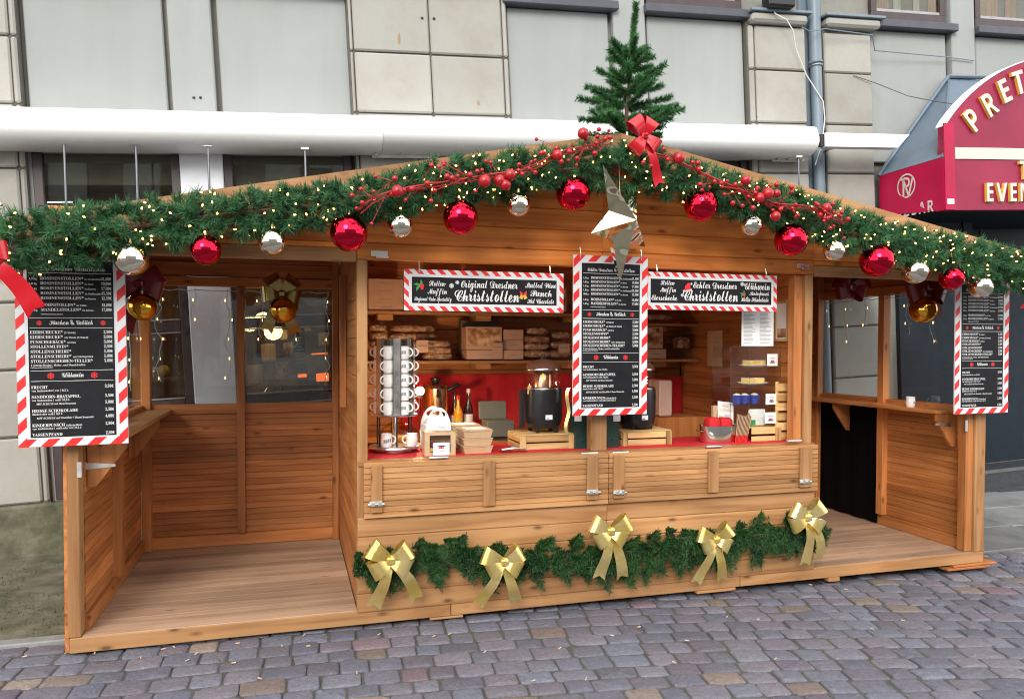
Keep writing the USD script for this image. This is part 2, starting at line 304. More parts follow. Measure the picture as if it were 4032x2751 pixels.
dark_pane = glassy('tinted_pane_glass', (0.74, 0.74, 0.70), 1.2)
acrylic = glassy('clear_acrylic', (0.985, 0.985, 0.985), 0.8)
amber_clear = glassy('amber_clear_plastic', (0.85, 0.66, 0.45), 1.2)
plaster = M('pale_plaster', {'g': ('geometry', {}), 'n': ('noise_texture', {'scale': 0.8, 'detail': 7.0, 'roughness': 0.62}), 'r': ('rgb_ramp', {'ramp': [(0.3, (0.292, 0.306, 0.298)), (0.7, (0.330, 0.346, 0.338))]}),
    'm': ('mapping', {'scale': (7, 7, 0.5)}), 'n2': ('noise_texture', {'scale': 1.0, 'detail': 4.0}), 'r2': ('rgb_ramp', {'ramp': [(0.35, (0.88, 0.87, 0.84)), (0.6, (1, 1, 1))]}), 'x': ('mix', {'mix_type': 'multiply', 'fac': 0.28}),
    'bn': ('noise_texture', {'scale': 70.0, 'detail': 5.0}), 'b': ('bump', {'strength': 0.22, 'distance': 0.004}), 'p': ('principled_bsdf', {'roughness': 0.85, 'specular_ior_level': 0.2})},
    [('g.position', 'n.vector'), ('n.fac', 'r.fac'), ('g.position', 'm.vector'), ('m.vector', 'n2.vector'), ('n2.fac', 'r2.fac'), ('r.color', 'x.color1'), ('r2.color', 'x.color2'), ('x.color', 'p.base_color'), ('g.position', 'bn.vector'), ('bn.fac', 'b.height'), ('b.normal', 'p.normal')])
stone = M('pale_sandstone', {'g': ('geometry', {}), 'o': ('object_info', {}), 'n': ('noise_texture', {'scale': 2.2, 'detail': 8.0, 'roughness': 0.68}), 'r': ('rgb_ramp', {'ramp': [(0.28, (0.305, 0.288, 0.248)), (0.5, (0.345, 0.335, 0.300)), (0.75, (0.37, 0.366, 0.338))]}),
    'pn': ('noise_texture', {'scale': 11.0, 'detail': 6.0, 'roughness': 0.75}), 'pr': ('rgb_ramp', {'ramp': [(0.66, (0, 0, 0)), (0.76, (1, 1, 1))]}), 'pk': ('math', {'math_type': 'multiply', 'value2': 0.35}), 'px': ('mix', {'mix_type': 'mix', 'color2': (0.30, 0.24, 0.17)}),
    'hv': ('hsv', {}), 'vr': ('map_range', {'to_min': 0.9, 'to_max': 1.08}), 'bn': ('noise_texture', {'scale': 45.0, 'detail': 5.0}), 'b': ('bump', {'strength': 0.3, 'distance': 0.006}), 'p': ('principled_bsdf', {'roughness': 0.85, 'specular_ior_level': 0.2})},
    [('g.position', 'n.vector'), ('n.fac', 'r.fac'), ('g.position', 'pn.vector'), ('pn.fac', 'pr.fac'), ('pr.color', 'pk.value1'), ('pk.value', 'px.fac'), ('r.color', 'px.color1'), ('px.color', 'hv.color'), ('o.random', 'vr.value'), ('vr.result', 'hv.value'), ('hv.color', 'p.base_color'), ('g.position', 'bn.vector'), ('bn.fac', 'b.height'), ('b.normal', 'p.normal')])
joint_mat = plain('stone_joint', (0.11, 0.10, 0.085), 0.9)
pier_white = plain('white_painted_pier', (0.74, 0.75, 0.78), 0.8, var=0.04, bump=.1)
reveal_mat = plain('grey_reveal_plaster', (0.22, 0.215, 0.185), 0.9, var=0.08)
mossy = M('mossy_plinth', {'g': ('geometry', {}), 'n': ('noise_texture', {'scale': 4.0, 'detail': 7.0, 'roughness': 0.7}), 'r': ('rgb_ramp', {'ramp': [(0.3, (0.035, 0.045, 0.022)), (0.5, (0.11, 0.105, 0.065)), (0.7, (0.20, 0.19, 0.14))]}), 'b': ('bump', {'strength': 0.6, 'distance': 0.02}), 'p': ('principled_bsdf', {'roughness': 0.95})}, [('g.position', 'n.vector'), ('n.fac', 'r.fac'), ('r.color', 'p.base_color'), ('n.fac', 'b.height'), ('b.normal', 'p.normal')])
awning_white = plain('white_awning_metal', (0.82, 0.82, 0.80), 0.38, var=0.01)
sill_metal = plain('lead_grey_sill', (0.062, 0.064, 0.080), 0.45, var=0.12)
pipe_blue = plain('grey_blue_downpipe', (0.16, 0.205, 0.245), 0.35, var=0.12, stretch=(1, 1, 0.3))
frame_brown = plain('dark_brown_window_frame', (0.055, 0.035, 0.035), 0.45, var=0.15)
frame_grey = plain('aluminium_window_frame', (0.30, 0.30, 0.30), 0.4)
dark_room = plain('dark_room', (0.03, 0.026, 0.02), 0.8)
room_wall = plain('brown_room_wall', (0.20, 0.105, 0.05), 0.7, var=0.7, scale=3.5)
blind = plain('olive_blind', (0.15, 0.14, 0.075), 0.8, var=0.15, scale=2)
curtain = plain('pale_curtain', (0.55, 0.54, 0.50), 0.8, var=0.25, scale=3, stretch=(14, 14, 0.5))
tan_curtain = plain('tan_curtain', (0.42, 0.27, 0.16), 0.8, var=0.3, scale=3, stretch=(14, 14, 0.5))
burgundy = M('burgundy_enamel', {'g': ('geometry', {}), 'n': ('noise_texture', {'scale': 2.0, 'detail': 2.0}), 'r': ('rgb_ramp', {'ramp': [(0.3, (0.22, 0.006, 0.035)), (0.7, (0.29, 0.010, 0.050))]}), 'p': ('principled_bsdf', {'roughness': 0.34, 'specular_ior_level': 0.25, 'coat_weight': 0.08})}, [('g.position', 'n.vector'), ('n.fac', 'r.fac'), ('r.color', 'p.base_color')])
crimson = plain('crimson_enamel', (0.40, 0.006, 0.05), 0.35, var=0.12, scale=2, spec=0.25)
slate_sheet = plain('slate_grey_sheet', (0.115, 0.155, 0.20), 0.35, var=0.08)
letter_cream = plain('cream_letter', (0.58, 0.52, 0.45), 0.4, var=0.03)
letter_yellow = plain('yellow_letter_side', (0.75, 0.48, 0.06), 0.4, var=0.03)
navy_wall = plain('dark_navy_panel', (0.010, 0.017, 0.025), 0.5, var=0.2, spec=0.2)
cable_white = plain('white_cable', (0.62, 0.60, 0.56), 0.5)
cable_dark = plain('dark_cable', (0.05, 0.05, 0.05), 0.6)
granite = M('granite_setts', {'g': ('geometry', {}), 'o': ('object_info', {}), 'c': ('attribute', {'attribute': 'tone'}),
    'n': ('noise_texture', {'scale': 46.0, 'detail': 8.0, 'roughness': 0.85}), 'r': ('rgb_ramp', {'ramp': [(0.30, (0.42, 0.41, 0.43)), (0.44, (0.90, 0.89, 0.93)), (0.58, (1.12, 1.11, 1.15)), (0.68, (2.1, 2.05, 2.1))]}),
    'x': ('mix', {'mix_type': 'multiply', 'fac': 1.0}), 'bn': ('noise_texture', {'scale': 38.0, 'detail': 7.0, 'roughness': 0.7}), 'b': ('bump', {'strength': 0.75, 'distance': 0.012}), 'rr': ('map_range', {'from_min': 0.3, 'from_max': 0.7, 'to_min': 0.42, 'to_max': 0.8}), 'p': ('principled_bsdf', {'roughness': 0.6, 'specular_ior_level': 0.4})},
    [('g.position', 'n.vector'), ('n.fac', 'r.fac'), ('c.color', 'x.color1'), ('r.color', 'x.color2'), ('x.color', 'p.base_color'), ('g.position', 'bn.vector'), ('bn.fac', 'b.height'), ('b.normal', 'p.normal'), ('bn.fac', 'rr.value'), ('rr.result', 'p.roughness')])
joint_dirt = M('joint_dirt', {'g': ('geometry', {}), 'n': ('noise_texture', {'scale': 3.0, 'detail': 8.0, 'roughness': 0.7}), 'r': ('rgb_ramp', {'ramp': [(0.32, (0.045, 0.042, 0.042)), (0.52, (0.085, 0.080, 0.075)), (0.64, (0.055, 0.075, 0.03)), (0.72, (0.14, 0.135, 0.12))]}), 'n2': ('noise_texture', {'scale': 90.0, 'detail': 4.0}), 'b': ('bump', {'strength': 0.8, 'distance': 0.01}), 'p': ('principled_bsdf', {'roughness': 0.9})}, [('g.position', 'n.vector'), ('n.fac', 'r.fac'), ('r.color', 'p.base_color'), ('g.position', 'n2.vector'), ('n2.fac', 'b.height'), ('b.normal', 'p.normal')])
slab_mat = M('concrete_slab', {'g': ('geometry', {}), 'o': ('object_info', {}), 'n': ('noise_texture', {'scale': 3.0, 'detail': 8.0, 'roughness': 0.7}), 'r': ('rgb_ramp', {'ramp': [(0.3, (0.13, 0.13, 0.125)), (0.7, (0.26, 0.265, 0.26))]}), 'hv': ('hsv', {}), 'vr': ('map_range', {'to_min': 0.75, 'to_max': 1.2}), 'b': ('bump', {'strength': 0.3, 'distance': 0.006}), 'p': ('principled_bsdf', {'roughness': 0.55})},
    [('g.position', 'n.vector'), ('n.fac', 'r.fac'), ('r.color', 'hv.color'), ('o.random', 'vr.value'), ('vr.result', 'hv.value'), ('hv.color', 'p.base_color'), ('n.fac', 'b.height'), ('b.normal', 'p.normal')])
grass_mat = plain('moss_green', (0.05, 0.13, 0.02), 0.8, var=0.4, scale=40)
paper_butt = plain('cigarette_paper', (0.50, 0.47, 0.42), 0.8, var=0.1)
filter_tan = plain('cigarette_filter', (0.62, 0.33, 0.12), 0.8, var=0.2)
# ------------------------------------------------------------------ ground
gr = MB(); xs, ys = np.linspace(-60, 60, 61), np.linspace(-60, 60, 61)
gv = np.array([[x, y, ground_z(x) - 0.0095] for y in ys for x in xs]); gi = np.arange(60)
gq = np.array([[j * 61 + i, j * 61 + i + 1, (j + 1) * 61 + i + 1, (j + 1) * 61 + i] for j in range(60) for i in range(60)])
gr.add(gv, gq)
ground = obj('cobbled_street', gr, joint_dirt, kind='structure', label='cobbled street of purple grey granite setts in front of the stall', cat='street')
# rows of setts that bend towards the street on the right
def row_y(x, c): return c - 0.030 * np.maximum(0, x + 0.6) ** 2 + 0.05 * np.maximum(0, -x - 0.6)
def in_view(p, mrg=60):
    q = RC @ (np.asarray(p) - EYE)
    if q[2] < 0.3: return False
    u, v = CXO + FO * q[0] / q[2], CYO + FO * q[1] / q[2]
    return -mrg < u < 2324 + mrg and v < 1586 + mrg
TONES = [lin(103, 104, 112), lin(108, 108, 115), lin(99, 100, 109), lin(111, 107, 112), lin(105, 100, 107), lin(105, 108, 117), lin(97, 97, 104), lin(108, 105, 111)]
RARE = [lin(122, 111, 101), lin(130, 118, 106), lin(120, 108, 100), lin(116, 100, 104)]
setts = []
c = -4.0
while c < 3.6:
    h = rng.uniform(0.135, 0.180)
    x = -4.2 + rng.uniform(0, 0.2)
    while x < 9.4:
        w = rng.uniform(0.135, 0.245)
        xm = x + w / 2; y0 = row_y(xm, c + h / 2)
        sl = (row_y(xm + 0.05, c) - row_y(xm - 0.05, c)) / 0.1
        if -3.9 < y0 < 0.55 and not (-1.1 < xm < 5.3 and y0 > 0.14) and y0 < 0.38 + 0.0 * xm and in_view((xm, y0, -0.05), 900):
            setts.append((xm, y0, w - rng.uniform(0.003, 0.010), h - rng.uniform(0.003, 0.010), math.atan(sl) + rng.normal(0, 0.025)))
        x += w
    c += h
def sett(w, h, a, cx, cy):
    n, k = 12, np.arange(12)
    an = k / n * 2 * np.pi + 0.26
    ex = 0.27
    px, py = np.sign(np.cos(an)) * np.abs(np.cos(an)) ** ex * w / 2, np.sign(np.sin(an)) * np.abs(np.sin(an)) ** ex * h / 2
    px, py = px * (1 + rng.normal(0, 0.022, n)), py * (1 + rng.normal(0, 0.025, n))
    R2 = rz(a)[:2, :2]
    top = rng.uniform(-0.005, 0.005); tx, ty = rng.normal(0, 0.022, 2)
    rings = []
    for s_, z_ in ((1.0, -0.03), (1.0, -0.007), (0.90, -0.0012), (0.55, 0.0020)):
        q = np.c_[px, py] * s_
        if s_ < 1 and s_ > 0.6: q = np.c_[px, py] - np.sign(np.c_[px, py]) * 0.0075
        z = z_ + top + (q[:, 0] * tx + q[:, 1] * ty) + (rng.normal(0, 0.0022, n) if s_ < 1 else 0)
        rings.append(np.c_[q, z])
    v = np.vstack(rings + [[[0, 0, 0.004 + top + rng.normal(0, 0.0015)]]])
    f = []
    for r in range(3):
        i = np.arange(n); j = (i + 1) % n
        f += np.stack([r * n + i, r * n + j, (r + 1) * n + j], 1).tolist() + np.stack([r * n + i, (r + 1) * n + j, (r + 1) * n + i], 1).tolist()
    f += [[3 * n + i, 3 * n + (i + 1) % n, 4 * n] for i in range(n)]
    v[:, :2] = v[:, :2] @ R2.T
    return v + [cx, cy, ground_z(cx)], np.array(f)
def set_tone(pr, cols):
    UsdGeom.PrimvarsAPI(pr).CreatePrimvar('tone', Sdf.ValueTypeNames.Color3fArray, 'vertex').Set(Vt.Vec3fArray.FromNumpy(np.asarray(cols, np.float32)))
def tone():
    t = np.array(RARE[rng.integers(len(RARE))] if rng.random() < 0.08 else TONES[rng.integers(len(TONES))])
    return t * rng.uniform(0.82, 1.12)
setts.sort(key=lambda q: -q[2] * q[3] / ((q[0] - EYE[0]) ** 2 + (q[1] - EYE[1]) ** 2) ** 1.3)
rest, rc = MB(), []
for k, (x, y, w, h, a) in enumerate(setts):
    v, f = sett(w, h, a, x, y); t = tone()
    if k < 300:
        set_tone(obj('cobblestone', (v, f), granite, ground, smooth=38), np.tile(t, (len(meshkit.arrays((v, f), 38)[0]), 1)))
    else: rest.add(v, f); rc.append(np.tile(t, (len(v), 1)))
if rc:
    set_tone(obj('smaller_cobblestones', rest, granite, ground, smooth=True, kind='stuff'), np.vstack(rc))
# pavement beside the entrance on the right
pave = thing('pavement', 'grey concrete slab pavement before the dark entrance right of the stall', 'pavement', kind='structure')
for i, x0 in enumerate((5.62, 6.75, 7.9, 9.05)):
    for j, (y0, y1) in enumerate(((0.42, 1.12), (1.13, 1.85), (1.86, 2.6))):
        obj('paving_slab', MB().box((x0 + j * .35, y0, ground_z(x0) - .06), (x0 + j * .35 + 1.12, y1 - .012, ground_z(x0) + .016), .006), slab_mat, pave)
obj('kerb_stone', MB().box((5.55, .30, -.2), (10.6, .405, -.085), .01), slab_mat, pave)
moss = MB()
for _ in range(170):
    x, y, w, h, a = setts[rng.integers(0, min(len(setts), 420))]
    if rng.random() < .75 and not (1.2 < x < 4.4 and y > -2.6): continue
    e = rz(a) @ np.array([rng.choice((-1, 1)) * w / 2 * 1.06, rng.uniform(-.5, .5) * h, 0]) if rng.random() < .5 else rz(a) @ np.array([rng.uniform(-.5, .5) * w, rng.choice((-1, 1)) * h / 2 * 1.06, 0])
    for _ in range(9):
        q = np.array([x, y, ground_z(x) - .016]) + e + [*rng.normal(0, .010, 2), 0]; d = rng.normal(0, .009, 2)
        moss.add([q, q + [.004, .002, 0], q + [d[0], d[1], rng.uniform(.012, .026)]], [[0, 1, 2]])
obj('joint_moss', moss, grass_mat, ground, kind='stuff')

ms_ = MB(); xs2, ys2 = np.linspace(-4.6, -1.26, 30), np.linspace(.30, 2.4, 22)
mv = np.array([[x, y, ground_z(x) + .004 + .03 * meshkit.fbm(np.array([x * 4, y * 4, 0.]), 3)] for y in ys2 for x in xs2]); ms_.add(mv, [[j * 30 + i, j * 30 + i + 1, (j + 1) * 30 + i + 1, (j + 1) * 30 + i] for j in range(21) for i in range(29)])
strip_ = obj('mossy_verge', ms_, mossy, smooth=True, kind='structure', label='mossy earth strip between the stall side and the house wall', cat='verge')
gb = MB(); n_ = 5200; gx, gy = rng.uniform(-4.2, -1.28, n_), rng.uniform(.34, 2.1, n_); keep = meshkit.noise(np.c_[gx * 3, gy * 3, gx * 0], 5) > .38; gx, gy = gx[keep], gy[keep]; n_ = len(gx)
b0 = np.c_[gx, gy, ground_z(gx) + .01]; dr = np.c_[rng.normal(0, .010, (n_, 2)), rng.uniform(.010, .028, n_)]; wv_ = np.c_[rng.normal(0, .004, (n_, 2)), np.zeros(n_)]
gb.add(np.stack([b0 - wv_, b0 + wv_, b0 + dr], 1).reshape(-1, 3), np.arange(n_ * 3).reshape(-1, 3)); obj('short_grass', gb, plain('dull_grass', (.06, .075, .03), .9, var=.5, scale=9), strip_, kind='stuff')
obj('kerb_edge', MB().box((-4.6, .2, -.2), (-1.26, .298, ground_z(-2) + .022), .008), slab_mat, pave)
# ------------------------------------------------------------------ facade behind the stall (it leans a little against the stall, as the street falls)
house = thing('town_house', 'pale rendered town house with sandstone pilasters behind the stall', 'house')
def bb(u0, u1, d0, d1, w0, w1, c=0.0, mb=None):
    m = mb or MB(); m.box((u0, d0, w0), (u1, d1, w1), c, BR, BO); return m
def U(x, y=35.0): return W(x, y)[0]
WTOP, WSILL = 9.2, 5.02
obj('backing_wall', bb(-9, 5.62, .06, .5, 3.30, WTOP), reveal_mat, house)
obj('upper_wall', bb(-9, 16, .06, 8, WTOP, 13.0), plaster, house)
obj('backing_wall', bb(5.62, 16, .06, .5, 3.0, WTOP), reveal_mat, house)
obj('backing_wall', bb(3.2, 5.49, .061, .5, -.3, 3.299), reveal_mat, house)
gaps = []
def panel(xa, xb, d=-0.0, w0=3.55, w1=WSILL - .04, mat=plaster, name='wall_panel', c=.01):
    obj(name, bb(U(xa), U(xb), d, .058, w0, w1, c), mat, house)
for xa, xb in ((51.7, 368), (491.6, 786), (1149, 1379.6), (1468, 1684), (1966.6, 2146), (2214, 2420)): panel(xa, xb, .006)
for xa, xb in ((380.7, 479), (1388, 1460.5), (2153, 2206)): panel(xa, xb, -.035, 3.55 if xa < 2000 else W(2180, 178)[2], WTOP, name='pilaster')
rows = [.10, .66, 1.215, 1.769, 2.32, 2.87, 3.41, 3.93, 4.475, 5.05]
def stones(us, rws, d=-.07):
    for u0, u1 in us:
        for a, b in zip(rws[:-1], rws[1:]):
            obj('stone_block', bb(u0 + .006, u1 - .006, d + rng.normal(0, .002), .05, a + .008, b - .008, .014), stone, house)
obj('stone_joints', bb(U(786), U(1146), -.045, .056, -.1, 5.2), joint_mat, house)
obj('stone_joints', bb(-9, U(40), -.045, .056, -.1, WTOP), joint_mat, house)
obj('stone_joints', bb(U(1686), U(1817), -.045, .056, -.1, 5.0), joint_mat, house)
obj('stone_joints', bb(U(1858), U(1966), -.045, .056, -.1, 5.0), joint_mat, house)
stones([(-5.3, -4.6), (-4.6, U(24)), (U(24), U(40.7))], [.66, 1.215, 1.769, 2.32, 2.87, 3.41, 3.93, 4.475, 5.05, 5.6])
stones([(U(788), U(797)), (U(797), U(970)), (U(970), U(1134)), (U(1134), U(1145.5))], rows)
stones([(U(1688), U(1702)), (U(1702), U(1817))], rows[:-1] + [4.93])
stones([(U(1858.5), U(1966))], rows[:-1] + [4.90])
for xa, xb in ((1690, 1822), (1857, 1985)):
    obj('stone_cornice', MB().box((U(xa), -.15, 4.935), (U(xb) - .04, .05, 5.03), .025, BR, BO), stone, house)
    obj('cornice_flashing', MB().box((U(xa) - .02, -.17, 5.034), (U(xb), .05, 5.062), .004, BR, BO), pipe_blue, house)
obj('rain_recess', bb(U(1816), U(1859), .02, .055, -.1, 5.6), pipe_blue, house)
obj('plinth', bb(-9, 5.4, -.085, .05, -.25, .655, .02), mossy, house)
obj('stone_cornice', MB().box((U(800), -.13, 5.06), (U(1147), .05, 5.12), .02, BR, BO), stone, house)
# upper windows: sill, frame, pane, curtain
def window_up(xa, xb, lit=None):
    u0, u1 = U(xa), U(xb)
    fr = MB(); bb(u0, u1, .0, .05, WSILL + .05, WSILL + .17, .006, fr); bb(u1 - .07, u1, .002, .048, WSILL + .17, 7.0, 0, fr); bb(u0, u0 + .07, .002, .048, WSILL + .17, 7.0, 0, fr); bb(u0, u1, 0, .05, 7.0, 7.1, 0, fr)
    w = obj('window', fr, frame_brown, house)
    obj('sill', MB().box((u0 - .05, -.10, WSILL - .035), (u1 + .08, .05, WSILL + .045), .006, BR, BO), sill_metal, w)
    obj('sill_rail', bb(u0 + .07, u1 - .07, .012, .04, WSILL + .172, WSILL + .20), frame_grey, w)
    obj('pane', bb(u0 + .07, u1 - .07, .03, .033, WSILL + .2, 7.0), dark_pane, w)
    cm = MB(); n = 60; uu = np.linspace(u0 + .07, u1 - .07, n); dd = .052 + .0025 * np.sin(np.arange(n) * 1.9) + .001
    return w
wn = [window_up(*q) for q in ((51.7, 368), (491.6, 786), (1149, 1379.6), (1468, 1684), (1978, 2146), (2214, 2440))]
for k, w in enumerate(wn):
    u0, u1 = [U(a) for a in ((51.7, 368), (491.6, 786), (1149, 1379.6), (1468, 1684), (1978, 2146), (2214, 2440))[k]]
    for j, (a, b) in enumerate(((.0, .22), (.3, .42), (.62, .72), (.86, 1.0))):
        uu = np.linspace(u0 + .08 + (u1 - u0 - .16) * a, u0 + .08 + (u1 - u0 - .16) * b, 18)
        l = np.stack([uu, .046 + .004 * np.sin(np.arange(18) * 1.7), np.full(18, WSILL + .2)], 1); h = l + [0, 0, 1.7]
        obj('curtain', MB().strip([tob(q) for q in l], [tob(q) for q in h]), tan_curtain if k >= 4 and j % 3 == 0 or k == 5 and j else curtain, w)
# ground floor shop windows (seen over the roof and through the stall's own windows)
def window_low(u0, u1, cover):
    fr = MB()
    for a, b in ((u0, u0 + .075), (u1 - .075, u1)): bb(a, b, -.01, .055, .66, 3.66, .006, fr)
    for a, b in ((.66, .78), (1.36, 1.44), (2.03, 2.12), (3.58, 3.66)): bb(u0 + .075, u1 - .075, -.008, .05, a, b, .006, fr)
    w = obj('shop_window', fr, frame_brown, house)
    st = MB()
    for wv in (1.447, 2.127, 1.345, 2.015): bb(u0 + .08, u1 - .08, -.014, -.004, wv, wv + .012, 0, st)
    obj('glazing_bead', st, frame_grey, w)
    obj('pane', bb(u0 + .075, u1 - .075, .02, .024, .78, 3.58), dark_pane, w)
    obj('blind', bb(u0 + .2, u1 - .12, .30, .31, 2.95 if cover == 0 else 2.6, 3.28 if cover == 0 else 3.6), blind, w)
    return w
low = [(W(75, 400)[0], W(410, 400)[0], 0), (W(508, 400)[0], W(800, 400)[0], 1), (U(1149) + .03, U(1384), 1), (U(1466), U(1684), 0)]
lw = [window_low(*q) for q in low]
obj('window_pier', bb(W(410, 400)[0], W(508, 400)[0], -.03, .058, .1, 3.66, .008), pier_white, house)
obj('window_pier', bb(low[2][1], low[3][0], -.03, .058, .1, 3.66, .008), plaster, house)
obj('window_pier', bb(-9, W(75, 400)[0], .0, .058, .1, 3.66, .0), plaster, house)
obj('parapet_below_windows', bb(-3.95, U(1686), .0, .058, .1, .66, .0), plaster, house)
obj('room_shell', MB().add(tob([(-9, 2.6, -.2), (3.0, 2.6, -.2), (3.0, 2.6, 3.6), (-9, 2.6, 3.6)]), [[0, 1, 2, 3]]).add(tob([(-9, .07, 3.62), (3, .07, 3.62), (3, 2.6, 3.62), (-9, 2.6, 3.62)]), [[0, 1, 2, 3]]).add(tob([(-9, .07, .2), (3, .07, .2), (3, 2.6, .2), (-9, 2.6, .2)]), [[0, 1, 2, 3]]).add(tob([(3, .07, .2), (3, .07, 3.6), (3, 2.6, 3.6), (3, 2.6, .2)]), [[0, 1, 2, 3]]).add(tob([(-9, .07, .2), (-9, .07, 3.6), (-9, 2.6, 3.6), (-9, 2.6, .2)]), [[0, 1, 2, 3]]), room_wall, house)
lo = obj('lock_plate', bb(W(1700, 0)[0], W(1701, 0)[0], -.08, -.07, 4.0, 4.01), zinc, house)
# wall scars
sc = MB()
for (x, y, r) in ((440, 222, .012), (455, 222, .012), (958, 42, .014), (985, 43, .014)):
    p = W(x, y, -.036 if x < 600 else -.07); sc.add(ICO[1].vertices * r + p, ICO[1].faces, BR, BO)
obj('drill_holes', sc, black_print, house)
rs = MB()
for (x, y, h) in ((906, 88, .055), (1086, 233, .02)):
    p = W(x, y, -.0735); g = sg.Polygon([(-.008, -h), (.006, -h * .8), (.012, 0), (.007, h), (-.006, h * .7), (-.014, 0)]); rs.sheet(g, 0, np.array([BR[:, 0], BR[:, 2], -BR[:, 1]]), tob(p))
obj('rust_stain', rs, plain('rust_stain', (0.30, 0.20, 0.12), .9), house)
# things inside the shop
def ball_b(mb, x, y, d, r): p = tob(W(x, y, d)); mb.ball(p, r, 2); return p
for k, (x, y, r, s_) in enumerate(((566, 735, .075, 'left'), (598, 728, .085, 'middle'), (620, 752, .085, 'right'))):
    t = thing('paper_lantern', f'glowing yellow round lantern behind the stall window, {s_} one of the cluster of three', 'lantern')
    b_ = MB(); p = ball_b(b_, x, y, .55, r); obj('shade', b_, lantern_lit, t, True)
    rb = MB()
    for q in range(4):
        an = np.linspace(0, 2 * np.pi, 17); rr = r * 1.03
        rb.tube(np.stack([p[0] + rr * np.cos(an) * math.cos(q * .8), p[1] + rr * np.cos(an) * math.sin(q * .8), p[2] + rr * np.sin(an)], 1), .003, 4, False)
    obj('rib', rb, cable_dark, t)
for k, (x0, y0, x1, y1, lab) in enumerate(((676, 848, 696, 857, 'small glowing orange block low behind the stall window'), (718, 846, 746, 866, 'large glowing orange block low behind the stall window'), (706, 800, 744, 805, 'thin glowing orange strip behind the stall window'))):
    a, b = W(x0, y1, .5), W(x1, y0, .5)
    obj('orange_lamp', MB().box(a + [0, 0, 0], b + [0, .04, 0], .006, BR, BO), orange_lit, label=lab, cat='lamp')
a, b = W(668, 800, .48), W(690, 745, .48)
mboard = thing('wall_menu', 'green lettered menu board behind the stall window of the left bay', 'menu board')
obj('board', MB().box(a, b + [0, .02, 0], .002, BR, BO), black_board, mboard)
tl = MB()
for k in range(11): bb(a[0] + .01, b[0] - .01 - .04 * rng.random(), -.004 + a[1], a[1] - .001, b[2] - .03 - k * .03, b[2] - .018 - k * .03, 0, tl)
obj('text_lines', tl, plain('green_lettering', (.22, .36, .14), .5), mboard)
shelf = thing('shop_shelf', 'shelf of golden and red ornaments seen through the left window', 'shelf')
obj('shelf_board', bb(-4.0, -2.86, .25, .5, 1.60, 1.625), shelf_wood, shelf); obj('shelf_board', bb(-4.0, -2.86, .25, .5, 1.15, 1.175), shelf_wood, shelf)
for k in range(26):
    u, w0 = rng.uniform(-3.95, -3.0), (1.64, 1.19)[k % 2]
    r = rng.uniform(.03, .06); obj('ornament', MB().add(ICO[1].vertices * r + [u, .33 + .1 * rng.random(), w0 + r * .9], ICO[1].faces, BR, BO), (gold_gloss, red_gloss, kraft, gold_print, copper)[k % 5 if rng.random() < .8 else 3], shelf, True)
for wv in (3.0, 1.5): obj('ceiling_lamp', bb(-4.4 + (3.0 - wv), -1.2 + (3.0 - wv), 1.1, 1.25, 3.50, 3.56, .004), shop_lit, label='long warm strip light added to brighten the shop behind the stall', cat='lamp') if wv > 2 else None  # added strip light, brightens the shop room; no such lamp known there
for k_, (x_, y_, r_) in enumerate(((645, 760, .05), (655, 790, .06), (610, 800, .09), (700, 740, .05), (735, 770, .07), (735, 730, .05), (580, 850, .10), (640, 840, .08))):
    p_ = W(x_, y_, .8 + .07 * k_); obj('ornament', MB().box(p_ - [r_ * .8, .03, r_], p_ + [r_ * .8, .03, r_], .01, BR, BO), (kraft, photo_print, tan_curtain, photo_print)[k_ % 4], shelf)
cs = thing('chair_stack', 'bright chrome chair legs low behind the left stall window', 'chair stack')
for x0, x1 in ((588, 608), (603, 612), (612, 622), (622, 618), (630, 640)):
    obj('leg', MB().tube([tob(W(x0, 912, .35)), tob(W(x1, 880, .45))], .010, 6), chrome, cs)
# awnings
slat_grey = metal('dull_grey_rod', (.20, .21, .22), .45)
aw = thing('long_awning', 'long white closed awning cassette across the house front', 'awning')
def extr(prof, u0, u1):
    p = np.asarray(prof); n = len(p); v = np.vstack([np.c_[np.full(n, u0), p], np.c_[np.full(n, u1), p]])
    f = [[i, (i + 1) % n, n + (i + 1) % n] for i in range(n)] + [[i, n + (i + 1) % n, n + i] for i in range(n)]
    f += [[0, i, i + 1] for i in range(1, n - 1)] + [[n, n + i + 1, n + i] for i in range(1, n - 1)]
    return tob(v), np.array(f)
cass = [(-.02, 3.55), (-.02, 3.83), (-.10, 3.85), (-.34, 3.825), (-.39, 3.80), (-.425, 3.70), (-.428, 3.655), (-.41, 3.615), (-.375, 3.58), (-.32, 3.55), (-.24, 3.535), (-.10, 3.54)]
uR = W(1854, 330, -.4)[0]; cuts = [-9, W(868, 290, -.4)[0], W(1437, 310, -.4)[0], uR]
for a, b in zip(cuts[:-1], cuts[1:]): obj('cassette', MB().add(*extr(cass, a + .0015, b - .0015)), awning_white, aw, smooth=40)
obj('end_cap', MB().add(*extr([(y * 1.0 - .003 * 0, w) for y, w in cass], uR, uR + .012)), awning_white, aw, smooth=40)
for x, y0, y1 in ((145, 322, 480), (308, 327, 455), (472, 331, 430), (692, 338, 400), (1812, 356, 420)):
    p, q = tob(W(x, y0, -.30)), tob(W(x + (y1 - y0) * .05, y1, -.30)); r = obj('support_rod', MB().tube([p, q - [0, 0, .25]], .0095, 8), slat_grey, aw, True)
    obj('rod_clamp', MB().box(W(x, y0, -.30) + [-.035, -.02, -.012], W(x, y0, -.30) + [.035, .02, .012], .003, BR, BO), zinc, r)
fx = thing('floodlight', 'white strip floodlight fitting under the long awning, left of the gable', 'floodlight')
obj('housing', MB().box(W(845, 357, -.15), W(985, 343, -.12), .006, BR, BO), awning_white, fx)
